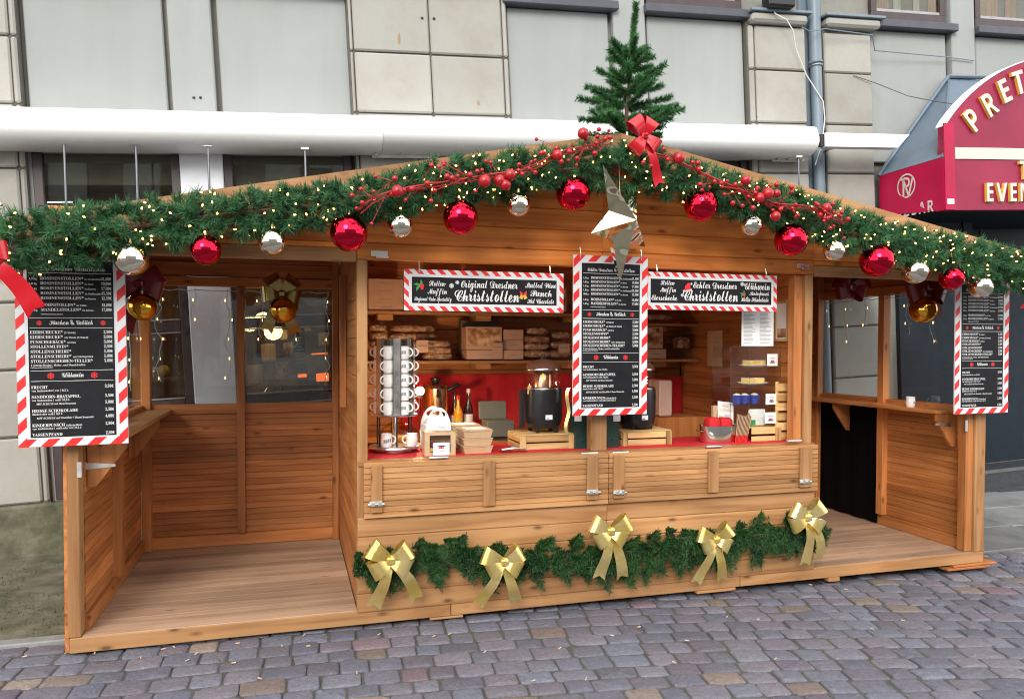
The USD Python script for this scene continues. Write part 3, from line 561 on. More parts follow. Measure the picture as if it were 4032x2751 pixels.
for x in (853, 912, 975): obj('mounting', MB().tube([tob(W(x, 346, -.16)), tob(W(x, 352, -.2))], .02, 8), steel, fx, True)
fx = thing('floodlight', 'white strip floodlight fitting under the awning, beside the downpipe', 'floodlight')
obj('housing', MB().box(W(1756, 366, -.15), W(1822, 358, -.12), .006, BR, BO), awning_white, fx)
for x in (1766, 1790, 1815): obj('mounting', MB().tube([tob(W(x, 358, -.16)), tob(W(x, 363, -.2))], .02, 8), steel, fx, True)
a2 = thing('short_awning', 'short white awning box with a slanted end right of the downpipe', 'awning')
p0, p1 = W(1873, 333, -.42), W(2063, 306, -.42)
ub = W(2036, 332, -.42)[0]
sl = MB(); prof = [(p0[0], p0[2]), (ub, p0[2]), (p1[0], p1[2]), (p0[0], p1[2])]
sl.prism(prof, .0, .10, np.array([BR[:, 0], BR[:, 2], -BR[:, 1]]), tob((0, -.33, 0))); obj('awning_box', sl, awning_white, a2)
obj('end_grille', bb(p0[0] - .045, p0[0] - .002, -.41, -.35, p0[2] + .01, p1[2] - .01), black_plastic, a2)
obj('mounting_arm', bb(p0[0] + .2, p0[0] + .26, -.33, .0, p0[2] + .03, p1[2] - .03), steel, a2)
# downpipe, loudspeaker, cables
dp = thing('downpipe', 'grey blue rain downpipe between the sandstone pilasters', 'downpipe')
pu = (U(1828) + U(1851)) / 2; pr_ = (U(1851) - U(1828)) / 2
obj('pipe', MB().tube([tob((pu, -.06, 0)), tob((pu, -.06, 4.60))], pr_ * .93, 16), pipe_blue, dp, True)
obj('pipe', MB().tube([tob((pu, -.06, 4.58)), tob((pu, -.06, 9.0))], pr_ * 1.03, 16), pipe_blue, dp, True)
obj('socket_ring', MB().tube([tob((pu, -.06, 4.555)), tob((pu, -.06, 4.585))], pr_ * 1.16, 16), pipe_blue, dp, True)
for wv in (4.53, 3.12): obj('pipe_clamp', MB().tube([tob((pu, -.06, wv)), tob((pu, -.06, wv + .018))], pr_ * 1.12, 16), zinc, dp, True)
sp = thing('loudspeaker', 'black outdoor speaker box fixed to the wall at the top edge', 'loudspeaker')
q0, q1 = W(1748, 12, -.25), W(1806, -40, -.25)
obj('cabinet', MB().box(q0, q1 + [0, .16, 0], .02, BR, BO), black_plastic, sp); obj('bracket', MB().box(q0 + [.05, .16, .05], q0 + [.09, .22, .09], 0, BR, BO), steel, sp)
cb = thing('cable', 'thin white cable drooping from the speaker across the downpipe', 'cable')
obj('wire', MB().tube([tob(W(x, y, d)) for x, y, d in ((1752, 20, -.12), (1760, 32, -.18), (1785, 45, -.19), (1800, 70, -.19), (1806, 110, -.13), (1830, 170, -.13), (1868, 230, -.13), (1872, 270, -.13), (1865, 330, -.16), (1850, 375, -.17))], .006, 6), cable_white, cb, True)
cb = thing('cable', 'thin dark wire sagging from the sandstone to the canopy arch', 'cable')
obj('wire', MB().tube([tob(W(x, y, d)) for x, y, d in ((1937, 172, -.08), (1990, 190, -.10), (2060, 218, -.25), (2120, 230, -.5), (2160, 236, -.7))], .004, 5), cable_dark, cb, True)
cb = thing('cable', 'thin cable running under the sills right of the downpipe', 'cable')
obj('wire', MB().tube([tob(W(x, y, d)) for x, y, d in ((1820, 62, -.18), (1838, 72, -.2), (1872, 66, -.18), (1980, 80, -.14), (1985, 115, -.12), (2150, 130, -.06), (2210, 138, -.06))], .006, 5), pipe_blue, cb, True)
cb = thing('cable', 'grey cable curving along the wall above the left eave', 'cable')
obj('wire', MB().tube([tob(W(x, y, -.12)) for x, y in ((80, 478), (90, 466), (130, 468), (190, 474), (250, 474))], .008, 6), cable_dark, cb, True)

# ------------------------------------------------------------------ entrance canopy on the right
cn = thing('entrance_canopy', 'burgundy arched canopy with cream lettering over the dark entrance', 'canopy')
uA = W(1985, 403)[0]; dF = -.931
A_, A0 = np.array(W(1985, 403)), np.array(W(1985, 492)); Bt, Bb = np.array([uA, dF, 3.387]), np.array([uA, dF, 2.872]); C_ = np.array(W(2142, 184))
A_[1] = A0[1] = C_[1] = -.072; Bt[0] = Bb[0] = uA = A_[0]; 
obj('side_panel', MB().add(tob([A_ - [0, 0, 0], A0, Bb, Bt, A_ + [.03, 0, 0], A0 + [.03, 0, 0], Bb + [.03, 0, 0], Bt + [.03, 0, 0]]), [[0, 1, 2, 3], [7, 6, 5, 4], [0, 3, 7, 4], [1, 5, 6, 2], [0, 4, 5, 1], [3, 2, 6, 7]]), crimson, cn)
D_ = np.array(W(2215, 184)); D_[1] = -.072; E_ = np.array([uA + 2.6, dF, 3.9])
Bh = Bt + [0, 0.0, .0]
obj('hood_sheet', MB().add(tob([A_ + [0, 0, .004], Bh + [0, 0, .004], C_]), [[0, 1, 2]]), slate_sheet, cn)
F_ = np.array([uA + .02, dF + .06, 4.02])
obj('hood_sheet', MB().add(tob([Bh + [.004, .03, .004], np.array([uA + 2.4, dF + .05, 3.39]), np.array([D_[0] + 1.2, -.072, D_[2]]), C_ + [.004, 0, 0]]), [[0, 1, 2, 3]]), slate_sheet, cn)
obj('hood_flashing', MB().tube([tob(A_ + [-.02, -.01, .0]), tob(C_ + [-.02, -.01, .02])], .022, 6), slate_sheet, cn)
obj('hood_flashing', MB().tube([tob(Bh + [0, .0, 0]), tob(C_)], .012, 6), slate_sheet, cn)
obj('hood_flashing', MB().tube([tob(C_ + [-.02, -.01, .02]), tob(D_ + [.3, -.01, .02])], .022, 6), slate_sheet, cn)
# arch panel: fit the outline through photographed points on the front plane
arcp = [np.array(W(x, y, dF))[[0, 2]] for x, y in ((2147, 280), (2200, 215), (2324, 140))]
(xa, ya), (xb, yb), (xc_, yc_) = arcp
dd = 2 * (xa * (yb - yc_) + xb * (yc_ - ya) + xc_ * (ya - yb))
ux = ((xa**2 + ya**2) * (yb - yc_) + (xb**2 + yb**2) * (yc_ - ya) + (xc_**2 + yc_**2) * (ya - yb)) / dd
uy = ((xa**2 + ya**2) * (xc_ - xb) + (xb**2 + yb**2) * (xa - xc_) + (xc_**2 + yc_**2) * (xb - xa)) / dd
ra = math.hypot(xa - ux, ya - uy)
xL, zB = uA + .005, 2.872; xR = 2 * ux - xL
a0 = math.atan2(ya - uy, xa - ux); th = np.linspace(math.pi - (math.pi - a0), math.pi - a0, 40)
arc = [(ux + ra * math.cos(t), uy + ra * math.sin(t)) for t in th]
FB = np.array([BR[:, 0], BR[:, 2], -BR[:, 1]])
front = sg.Polygon([(xL, zB)] + arc + [(xR, zB)])
pan = obj('arch_panel', MB().prism(front, -dF - .10, -dF, FB, BO), burgundy, cn)
trim = front.buffer(.007).difference(front.buffer(-.004)).intersection(sg.box(xL - 1, ya - .02, xR + 1, 9))
obj('arch_trim', MB().prism(max(getattr(trim, 'geoms', [trim]), key=lambda g: g.area), -dF - .12, -dF + .006, FB, BO), awning_white, pan)
zl0, zl1 = W(2230, 362, dF)[2], W(2230, 336, dF)[2]
bar_l = W(2166, 350, dF)[0]
obj('side_strip', MB().prism(sg.box(xL + .003, zB + .004, bar_l - .01, ya), -dF + .001, -dF + .014, FB, BO), crimson, pan)
obj('white_bar', MB().prism(sg.box(bar_l, zl0, xR - .2, zl1), -dF + .001, -dF + .012, FB, BO), letter_cream, pan)
sk = obj('maker_plate', MB().prism(sg.box(xL + .02, 2.93, xL + .10, 2.98), -dF + .015, -dF + .018, FB, BO), white_card, pan)
ceil_ = obj('soffit', MB().add(tob([(xL, dF + .02, zB + .01), (xR, dF + .02, zB + .01), (xR, 1.6, zB + .01), (xL, 1.6, zB + .01)]), [[0, 1, 2, 3]]), navy_wall, cn)
obj('soffit_lamp', MB().box(W(2272, 487, -.5) + [0, 0, 0], W(2300, 481, -.5) + [0, .1, 0], .004, BR, BO), chrome, cn)
# recessed dark entrance
en = thing('entrance_recess', 'dark navy panelled entrance under the burgundy canopy', 'entrance')
obj('side_wall', bb(5.50, 5.62, -.02, 2.2, -.3, 3.3), navy_wall, en)
obj('back_wall', bb(5.62, 16, .62, .9, -.05, 3.3), navy_wall, en)
obj('side_wall', bb(4.62, 5.50, .0, .06, -.3, 3.3), navy_wall, en)
obj('step', bb(5.62, 12, .30, .62, -.30, -.06, .006), plain('dark_granite_step', (.035, .037, .04), .4, var=.3, scale=20), en)
obj('step_edge', bb(5.62, 12, .292, .30, -.10, -.062), plain('worn_step_edge', (.10, .10, .095), .6), en)
for uu in (6.4, 7.5, 8.6): obj('panel_joint', bb(uu, uu + .02, .61, .622, .0, 3.2), black_plastic, en)
# pale facade over the street, seen in the baubles
ov = thing('opposite_house', 'pale house with rows of windows mirrored in the glossy baubles', 'house')
obj('wall', MB().box((-14, -26.6, -.5), (22, -26, 10.5)), plaster, ov)
for i in range(12):
    for j in range(3):
        x0 = -13 + i * 2.9; obj('window', MB().box((x0, -25.99, 1.2 + j * 3.1), (x0 + 1.4, -25.94, 3.3 + j * 3.1), .02), frame_brown, ov)
# ------------------------------------------------------------------ the stall
stall = thing('market_stall', 'open fronted wooden market stall with garlanded gable and two side bays', 'market stall')
FX = np.array([[1, 0, 0], [0, 0, 1], [0, -1, 0]], float)      # faces the street
FL = np.array([[0, 1, 0], [0, 0, 1], [1, 0, 0]], float)       # faces +x
FR = np.array([[0, 1, 0], [0, 0, 1], [-1, 0, 0]], float)      # faces -x
def plank(s0, s1, t0, t1, th, frame, loc, grooves=0, e=.006, g=.005, cutl=None, cutr=None):
    pr_ = [(0, t0 + .0008), (th - e, t0 + .0008), (th, t0 + e)]
    for k in range(grooves):
        c = t0 + (t1 - t0) * (k + 1) / (grooves + 1); pr_ += [(th, c - g), (th - g * 1.8, c), (th, c + g)]
    pr_ += [(th, t1 - e), (th - e, t1 - .0008), (0, t1 - .0008)]
    p = np.array(pr_); n = len(p); tt = (p[:, 1] - t0) / (t1 - t0)
    sa_ = s0 + (0 if cutl is None else cutl * tt); sb_ = s1 + (0 if cutr is None else cutr * tt)
    v = np.vstack([np.c_[np.broadcast_to(sa_, n), p[:, 1], p[:, 0]], np.c_[np.broadcast_to(sb_, n), p[:, 1], p[:, 0]]])
    i = np.arange(n); j = (i + 1) % n
    f = np.vstack([np.c_[i, j, n + j], np.c_[i, n + j, n + i], [[0, k, k + 1] for k in range(1, n - 1)], [[n, n + k + 1, n + k] for k in range(1, n - 1)]])
    return v @ frame + np.asarray(loc), f
def boards(name, s0, s1, t0, t1, h, th, frame, loc, mat, grooves=0, jit=.0015, parent=None, e=.005, g=.004):
    n = max(1, round((t1 - t0) / h)); h = (t1 - t0) / n
    for k in range(n):
        obj(name, plank(s0, s1, t0 + k * h, t0 + (k + 1) * h, th + rng.uniform(-jit, jit), frame, loc, grooves, e, g), mat, parent or stall)
def beam(name, a, b, mat, c=.005, parent=None, label=None): return obj(name, MB().box(a, b, c), mat, parent or stall, label=label)
RXC, RZC, SLL, SLR, YB = 2.08, 3.155, .208, .1855, -.235
def roof_z(x): return RZC - (SLL * (RXC - x) if x < RXC else SLR * (x - RXC))
def roof_x(z, side): return RXC - (RZC - z) / SLL if side < 0 else RXC + (RZC - z) / SLR
for a, b in ((-1.215, .998), (1.002, 3.158), (3.162, 5.436)): beam('base_beam', (a, -.006, .0), (b, .085, .0865), wl_x, .004)
for a, b in ((-1.215, -1.13), (5.35, 5.436)): beam('base_beam', (a, .0855, .0), (b, 1.95, .0865), wy)
for xa, xb in ((-1.152, .398), (3.79, 5.345)):
    y = .003
    while y < 1.86:
        h = .127; obj('floor_plank', MB().box((xa, y + .0003, .060), (xb, min(y + h, 1.88) - .0003, .0905 + rng.uniform(-.0003, .0003)), .0012), floor_wood, stall); y += h
beam('post', (-1.222, .0, .0875), (-1.158, .10, 2.285), wl_z)
for z0, z1 in ((.0, 1.27), (2.245, 2.42)): obj('outer_cladding', MB().box((-1.243, .02, z0), (-1.2225, 1.94, z1)), wy, stall)
obj('clad_edge', MB().box((-1.243, .02, 1.2705), (-1.2225, .12, 2.2445)), wz, stall)
beam('post', (.400, .0, .0875), (.466, .08, 2.299), wl_z); beam('post', (1.99, .02, 1.034), (2.106, .11, 2.299), wl_z)
beam('post', (3.628, .03, 1.034), (3.699, .11, 2.299), wz); beam('post', (3.701, .0, .0875), (3.768, .09, 2.299), wl_z)
beam('post', (5.268, .02, .0915), (5.343, .10, 2.279), wz); beam('post', (5.345, .0, .0875), (5.448, .11, 2.285), wl_z)
for z0, z1 in ((.0, 1.27), (2.245, 2.42)): obj('outer_cladding', MB().box((5.449, .02, z0), (5.468, 1.94, z1)), wy, stall)
obj('clad_edge', MB().box((5.449, .02, 1.2705), (5.468, .12, 2.2445)), wz, stall)
for x0, x1 in ((-1.15, -1.08), (.345, .398), (3.80, 3.86), (5.262, 5.328)): beam('back_post', (x0, 1.82, .0915), (x1, 1.888, 2.7), wz)
# left bay: back wall
def baywall(s0, s1, frame, loc, mat, up, studs, rail_t=.03):
    sgn = frame[2]
    boards('wall_plank', s0, s1, .19, 1.19, .10, .018, frame, loc, mat, 1, e=.0035, g=.0032)
    for t0, t1, th in ((.0915, .19, .04), (1.19, 1.275, .04), (2.24, 2.32, .04)):
        obj('wall_rail', plank(s0, s1, t0, t1, th, frame, np.asarray(loc), 0, .005), mat, stall)
    if up: boards('wall_plank', s0, s1, 2.32, up, .12, .018, frame, loc, mat)
    for a, b in studs: obj('wall_stud', plank(a, b, .1925, 2.238, .075, frame, np.asarray(loc), 0, .004), wz, stall)
    e = [s0] + [q for ab in studs for q in ab] + [s1]
    for a, b in zip(e[0::2], e[1::2]):
        if b - a > .15:
            v = np.array([[a, 1.276, .02], [b, 1.276, .02], [b, 2.239, .02], [a, 2.239, .02]]) @ frame + np.asarray(loc)
            obj('window_pane', MB().add(np.vstack([v, v + frame[2] * .003]), [[0, 1, 2, 3], [7, 6, 5, 4], [0, 4, 5, 1], [1, 5, 6, 2], [2, 6, 7, 3], [3, 7, 4, 0]]), pane_glass, stall)
baywall(-1.08, .345, FX, (0, 1.9, 0), wx, None, [(-.425, -.365)])
baywall(.10, 1.818, FL, (-1.17, 0, 0), wy, 2.42, [(.80, .88)])
baywall(.11, 1.818, FR, (5.348, 0, 0), wy, 2.42, [(.93, 1.0)])
boards('wall_plank', 3.86, 5.262, .0915, 2.3, .12, .018, FX, (0, 1.9, 0), wx)
for xa, xb in ((-1.15, .398), (3.80, 5.33)):                  # gable boards of the back wall under the roof
    t = 2.322
    while t < 2.95:
        l, r = max(xa, roof_x(t + .16, -1)), min(xb, roof_x(t + .16, 1))
        if r - l > .1: obj('wall_plank', plank(l, r, t, t + .12, .018, FX, (0, 1.9, 0)), wx, stall)
        t += .12
dk = [(-1.15, .398), (3.80, 5.33)]
for xa, xb in dk:
    xs3 = np.linspace(xa, xb, 12); obj('gable_backing', MB().prism(sg.Polygon([(xa, 2.325), (xb, 2.325)] + [(x, roof_z(x) - .036) for x in xs3[::-1]]), -1.925, -1.903, FX), wx, stall)
for X0, X1 in ((-1.20, -1.172), (5.352, 5.38)):
    obj('side_gable_strip', MB().box((X0, .0, 2.421), (X1, 1.92, roof_z(X0 if X0 > 0 else X1) - .04 if False else min(roof_z(X0), roof_z(X1)) - .036)), wy, stall)
# partitions
boards('partition_plank', .082, 1.85, .0915, 2.30, .12, .016, FR, (.416, 0, 0), wy); boards('partition_plank', .112, 1.86, .0915, 2.46, .12, .016, FR, (3.716, 0, 0), wy)
obj('partition_stud', MB().box((.352, .9, 1.30), (.399, .98, 2.28), .004), wz, stall)
obj('partition_core', MB().box((.4165, .082, .09), (.43, 1.86, 2.7)), wy, stall); obj('partition_core', MB().box((3.7165, .112, .09), (3.785, 1.86, 2.7)), wy, stall)
boards('back_wall_plank', .432, 3.698, .10, 2.98, .12, .016, FX, (0, 1.9, 0), wx)
# front: lintels and gable boards
beam('lintel', (-1.30, -.004, 2.283), (.398, .05, 2.365), wl_x, .006); beam('lintel', (3.77, -.004, 2.287), (5.53, .05, 2.365), wl_x, .006)
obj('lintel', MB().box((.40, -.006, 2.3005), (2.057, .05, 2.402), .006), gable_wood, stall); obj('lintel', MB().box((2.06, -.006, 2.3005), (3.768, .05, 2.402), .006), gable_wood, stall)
beam('lintel_rail', (.467, .052, 2.302), (3.627, .09, 2.35), wx)
t = 2.403
k = 0
while t < 3.09:
    h = .138; l, r = roof_x(t + .03, -1), roof_x(t + .03, 1)
    cl, crr = (roof_x(t + h + .03, -1) - l), (roof_x(t + h + .03, 1) - r)
    l, r = max(l, -1.30), min(r, 5.53)
    segs = [(l, .398), (.4, 2.058), (2.060, 3.768), (3.77, r)] if k < 2 else ([(l, 2.058), (2.06, r)])
    for q, (a, b) in enumerate(segs):
        if b - a > .12:
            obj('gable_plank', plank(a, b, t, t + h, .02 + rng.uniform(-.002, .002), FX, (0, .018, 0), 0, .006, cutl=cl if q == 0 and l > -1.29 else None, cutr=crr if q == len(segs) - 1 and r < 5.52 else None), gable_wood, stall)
    t += h; k += 1
t0 = 2.366
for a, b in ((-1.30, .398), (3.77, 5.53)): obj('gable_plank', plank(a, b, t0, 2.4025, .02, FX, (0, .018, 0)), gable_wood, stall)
# roof
def roof_piece(x0, x1, zt, th, y0, y1, name, mat, k=0):
    p = sg.Polygon([(x0, roof_z(x0) + zt - th), (x1, roof_z(x1) + zt - th), (x1, roof_z(x1) + zt), (x0, roof_z(x0) + zt)])
    return obj(name, MB().prism(p, -y1, -y0, FX), mat, stall)
n = 15
for k in range(n):
    y0 = -.208 + k * 2.16 / n
    roof_piece(-1.85, RXC, -.012, .022, y0, y0 + 2.16 / n - .003, 'roof_board', wx); roof_piece(RXC, 5.95, -.012, .022, y0, y0 + 2.16 / n - .003, 'roof_board', wx)
felt = plain('roof_felt', (.03, .03, .03), .9)
roof_piece(-1.86, RXC, -.003, .008, -.209, 1.965, 'roof_felt', felt); roof_piece(RXC, 5.96, -.003, .008, -.209, 1.965, 'roof_felt', felt)
roof_piece(-1.85, RXC - .001, 0, .140, -.234, -.212, 'barge_board', wl_x); roof_piece(RXC + .001, 5.95, 0, .140, -.234, -.212, 'barge_board', wl_x)
# counter flaps
def xof(x, y, Y=-.05): return P(x, y, Y)[0]
for f0, f1, bats, lats, hin in ((.437, 2.0895, ((842, 868), (1097, 1124), (1332, 1358)), ((853, 1143), (1345, 1116)), ((860, 1054), (995, 1038), (1338, 1028))),
                           (2.0955, 3.79, ((1392, 1417), (1607, 1631), (1815, 1842)), ((1405, 1117), (1826, 1092)), ((1408, 1026), (1620, 1013), (1803, 1000)))):
    fl = obj('counter_flap', MB().box((f0 + .01, -.028, .678), (f1 - .01, -.012, 1.028)), wx, stall)
    nb = 5; h = .350 / nb
    for k in range(nb): obj('plank', plank(f0, f1, .677 + k * h, .677 + (k + 1) * h, .018, FX, (0, -.0285, 0), 1, .0045, .0045), wl_x, fl)
    for a, b in bats:
        xa, xb = P(a, 1100, -.06)[0], P(b, 1100, -.06)[0]; obj('batten', MB().box((xa, -.068, .715), (xb, -.0478, 1.012), .004), wl_z, fl)
    for x, y in lats:
        p = P(x, y, -.075); la = MB().box(p - [.042, .003, .016], p + [.042, .004, .016], .003).tube([p + [-.05, -.012, 0], p + [.052, -.012, 0]], .006, 8).box(p + [-.03, -.02, -.012], p + [-.005, 0, .012], .002).box(p + [.012, -.02, -.012], p + [.034, 0, .012], .002)
        obj('latch', la, zinc, fl)
    for x, y in hin:
        p = P(x, y, -.035); obj('hinge', MB().tube([p + [-.06, 0, 0], p + [.06, 0, 0]], .008, 8).box(p + [-.055, .0, -.004], p + [.055, .03, .0055], .001), zinc, fl)
# front below the flaps
nb = 5; h = .60 / nb
for k in range(nb):
    for a, b in ((.402, 2.0915), (2.0955, 3.786)): obj('front_plank', plank(a, b, .0755 + k * h, .0755 + (k + 1) * h, .022 + rng.uniform(-.0015, .0015), FX, (0, .006, 0), 0, .007), wl_x, stall)
obj('front_stud', MB().box((.402, .008, .68), (3.786, .03, 1.0)), wx, stall)
beam('counter_edge', (.402, -.012, 1.0005), (2.0915, .075, 1.0335), wl_x, .004); beam('counter_edge', (2.0945, -.012, 1.0005), (3.79, .075, 1.0335), wl_x, .004)
beam('counter_top', (.468, .076, 1.0), (3.70, .62, 1.03), wx, .003)
beam('back_counter', (.45, 1.28, .98), (3.69, 1.86, 1.02), wx, .003)
beam('kitchen_floor', (.43, .09, .05), (3.70, 1.88, .09), floor_wood, 0)
for z0, xa, xb in ((1.605, .45, 2.95), (2.022, .45, 2.95), (1.612, 3.0, 3.695), (1.945, 3.0, 3.695)):
    s_ = beam('shelf', (xa, 1.52, z0), (xb, 1.86, z0 + .026), shelf_wood, .003)
    for x in np.arange(xa + .25, xb, .85): obj('shelf_bracket', MB().box((x, 1.56, z0 - .05), (x + .13, 1.85, z0 - .001), .003), shelf_wood, s_)
beam('shelf_upright', (2.955, 1.54, 1.03), (2.995, 1.86, 2.5), wz)
# small iron plates on the lintel, hinges on the posts
for x, y in ((860, 575), (1822, 603)):
    p = P(x, y, -.012); obj('lintel_fitting', MB().box(p - [.05, .003, .018], p + [.055, .003, .016], .001).box(p + [-.02, -.02, -.03], p + [.06, 0, -.018], .001), zinc, stall)
# drink ledges in the bays, hinged on the side walls
lg = beam('drink_ledge', (-1.148, .11, 1.205), (-.925, 1.85, 1.235), wl_y, .004)
rg = beam('drink_ledge', (5.10, .16, 1.205), (5.326, 1.85, 1.235), wy, .004)
for x0, x1, y, par in ((-1.145, -.935, .13, lg), (-1.145, -.935, 1.3, lg), (5.325, 5.12, .17, rg), (5.325, 5.12, 1.4, rg)):
    tri = sg.Polygon([(x0, 1.203), (x1, 1.203), (x1, 1.15), (x0 + (x1 - x0) * .22, .93), (x0, .93)])
    b_ = obj('ledge_bracket', MB().prism(tri, -y - .022, -y, FX), wz, par)
for x, y, X in ((195, 1058, -1.12), (2196, 955, 5.30)):
    p = np.array([-1.155 if X < 0 else 5.262, -.004 if X < 0 else .016, 1.05 if X < 0 else 1.12]); q = 1 if X < 0 else -1
    obj('strap_hinge', MB().box(p - [.012, .004, .045], p + [.012, .003, .045], .001).prism(sg.Polygon([(p[0], p[2] - .02), (p[0] + q * .16, p[2] - .008), (p[0] + q * .16, p[2] + .008), (p[0], p[2] + .02)]), -.128 if X < 0 else -.168, -.125 if X < 0 else -.165, FX), zinc, stall)
# wedges under the sill
for k, (x0, x1, z0, z1, lab) in enumerate(((.86, 1.08, -.016, -.0015, 'thin wooden wedge under the middle of the sill beam, left of the two'), (2.80, 3.12, -.022, -.0015, 'thin wooden wedge under the middle of the sill beam, right of the two'))):
    obj('wooden_wedge', MB().box((x0, -.012, z0), (x1, .06, z1), .004), wl_x, label=lab, cat='wedge')
wd = thing('wedge_stack', 'stack of two flat boards packed under the stall right front corner', 'wedge stack')
obj('board', MB().box((5.12, -.02, -.018), (5.56, .08, -.0015), .003), wx, wd); obj('board', MB().box((5.05, -.03, -.038), (5.48, .07, -.020), .003), wx, wd)
obj('wooden_wedge', MB().box((3.93, -.012, -.032), (4.03, .05, -.0015), .004), wl_x, label='small wooden wedge under the sill beam near the right bay', cat='wedge')
obj('black_drape', MB().add(*(lambda n=26: (np.vstack([np.c_[5.308 - .006 * (1 + np.sin(np.arange(n) * .9)), np.linspace(1.01, 1.815, n), np.full(n, z)] for z in (.10, 1.198)]), np.array([[i, i + 1, n + i + 1, n + i] for i in range(n - 1)])))()), plain('black_cloth', (.0035, .003, .003), .95, spec=.05), label='added black sheet filling an unexplained dark patch at the back of the right bay', cat='cloth')  # added sheet, stands in for a black patch; no cloth known there
# ------------------------------------------------------------------ lettering
from PIL import Image, ImageDraw, ImageFont
FD = glob.glob('/opt/blender-*/*/datafiles/fonts/')[0]
FONTS = {'math': ImageFont.truetype(FD + 'NotoSansMath-Regular.woff2', 80), 'inter': ImageFont.truetype(FD + 'Inter.woff2', 74)}
STY = {'serif': (0x1D400, 0x1D41A, 0x1D7CE, 1.0, 0, 0), 'script': (0x1D4D0, 0x1D4EA, None, .92, 0, -1), 'ital': (0x1D468, 0x1D482, None, 1.0, 0, 0), 'sans': (0x1D5D4, 0x1D5EE, 0x1D7EC, 1.0, 0, 0)}
_gl = {}
def glyph(ch, sty):
    key = (ch, sty)
    if key in _gl: return _gl[key]
    U0, L0, D0, adv, stroke, kern = STY[sty]
    base, dots = {'ä': 'a', 'ö': 'o', 'ü': 'u', 'Ä': 'A', 'Ü': 'U'}.get(ch, ch), ch in 'äöüÄÜ'
    font = 'math'
    if 'A' <= base <= 'Z': c = chr(U0 + ord(base) - 65)
    elif base == 'h' and sty == 'ital': c = chr(0x1D489)
    elif 'a' <= base <= 'z': c = chr(L0 + ord(base) - 97)
    elif base.isdigit() and D0: c = chr(D0 + int(base))
    elif base in ',.|*-/()': c = base
    else: c, font = base, 'inter'
    F = FONTS[font]; bold = stroke or (1 if font == 'inter' or c in ',.|*-/()' else 0)
    w = F.getlength(c) * adv + kern
    x0, y0, x1, y1 = F.getbbox(c, anchor='ls', stroke_width=bold)
    if ch == ' ' or x1 <= x0: _gl[key] = (sg.Polygon(), 20.0); return _gl[key]
    im = Image.new('L', (int(x1 - x0) + 8, int(y1 - y0) + 8)); ImageDraw.Draw(im).text((4 - x0, 4 - y0), c, 255, F, anchor='ls', stroke_width=bold)
    on = np.pad(np.asarray(im) > 127, ((0, 0), (1, 1))).astype(np.int8)
    r, st = np.nonzero(np.diff(on, axis=1) == 1); en_ = np.nonzero(np.diff(on, axis=1) == -1)[1]
    s_ = shapely.union_all(shapely.box(st, -r - 1, en_, -r)).buffer(.6).buffer(-.6).simplify(.8)
    s_ = sa.translate(s_, x0 - 4, 4 - y0)
    if sty == 'script':
        s_ = sa.affine_transform(s_, [1, -.22, 0, (1.12 if base in 'bdfhklt' else 1.35 if 'a' <= base <= 'z' else 1.0), 0, 0])
    if dots:
        a, b, c2, d2 = s_.bounds; m = (a + c2) / 2; s_ = s_.union(sg.Point(m - 9, d2 + 11).buffer(5.5, 4)).union(sg.Point(m + 11, d2 + 11).buffer(5.5, 4))
    _gl[key] = (s_, w); return _gl[key]
def text_poly(txt, sty, cap, x, y, align='l', width=None):
    """Polygons of a line of text, capitals CAP tall, baseline at y."""
    s_ = cap / 57.0; pen, out = 0.0, []
    for ch in txt:
        g, w = glyph(ch, sty)
        if not g.is_empty: out.append((g, pen))
        pen += w
    sx = s_ if width is None else width / pen
    off = {'l': 0, 'c': -pen * sx / 2, 'r': -pen * sx}[align]
    return [sa.affine_transform(g, [sx, 0, 0, s_, x + off + p * sx, y]) for g, p in out]
def sheet_of(polys, n, frame=None, loc=None):
    mb = MB()
    for p in polys: mb.sheet(p, n, frame, loc)
    return mb
def star6(cx, cy, r):
    a = [sa.rotate(sg.box(-r * .13, -r, r * .13, r), k * 60, origin=(0, 0)) for k in range(3)]
    tips = [sa.rotate(sg.Polygon([(-r * .42, r * .78), (0, r * .42), (r * .42, r * .78), (r * .3, r * .9), (0, r * .62), (-r * .3, r * .9)]), k * 60, origin=(0, 0)) for k in range(6)]
    return sa.translate(unary_union(a + tips), cx, cy)
def stripes(w, h, bw, pitch, slant):
    ring = sg.box(0, 0, w, h).difference(sg.box(bw, bw, w - bw, h - bw)); out = []
    k = -h - w
    while k < w + h:
        out.append(sg.Polygon([(k, 0), (k + pitch / 2, 0), (k + pitch / 2 + slant * h, h), (k + slant * h, h)])); k += pitch
    return ring.intersection(unary_union(out))
def board_base(t, w, h, bw, fl, ft, pitch, slant):
    """Framed sign in its own x/z plane, facing -y: white sheet, striped border, black field."""
    obj('board', MB().box((0, 0, 0), (w, .012, h), .0015), white_board, t)
    obj('border_stripes', MB().sheet(stripes(w, h, bw, pitch, slant), .0012, FX), red_print, t)
    obj('black_field', MB().box((fl, -.0016, ft), (w - fl, .001, h - ft)), black_board, t)
def hooks(t, w, h):
    for x in (.09 * w, .91 * w): obj('hook', MB().tube([(x, .0, h - .02), (x, -.006, h + .01), (x, .006, h + .05)], .004, 6), zinc, t)
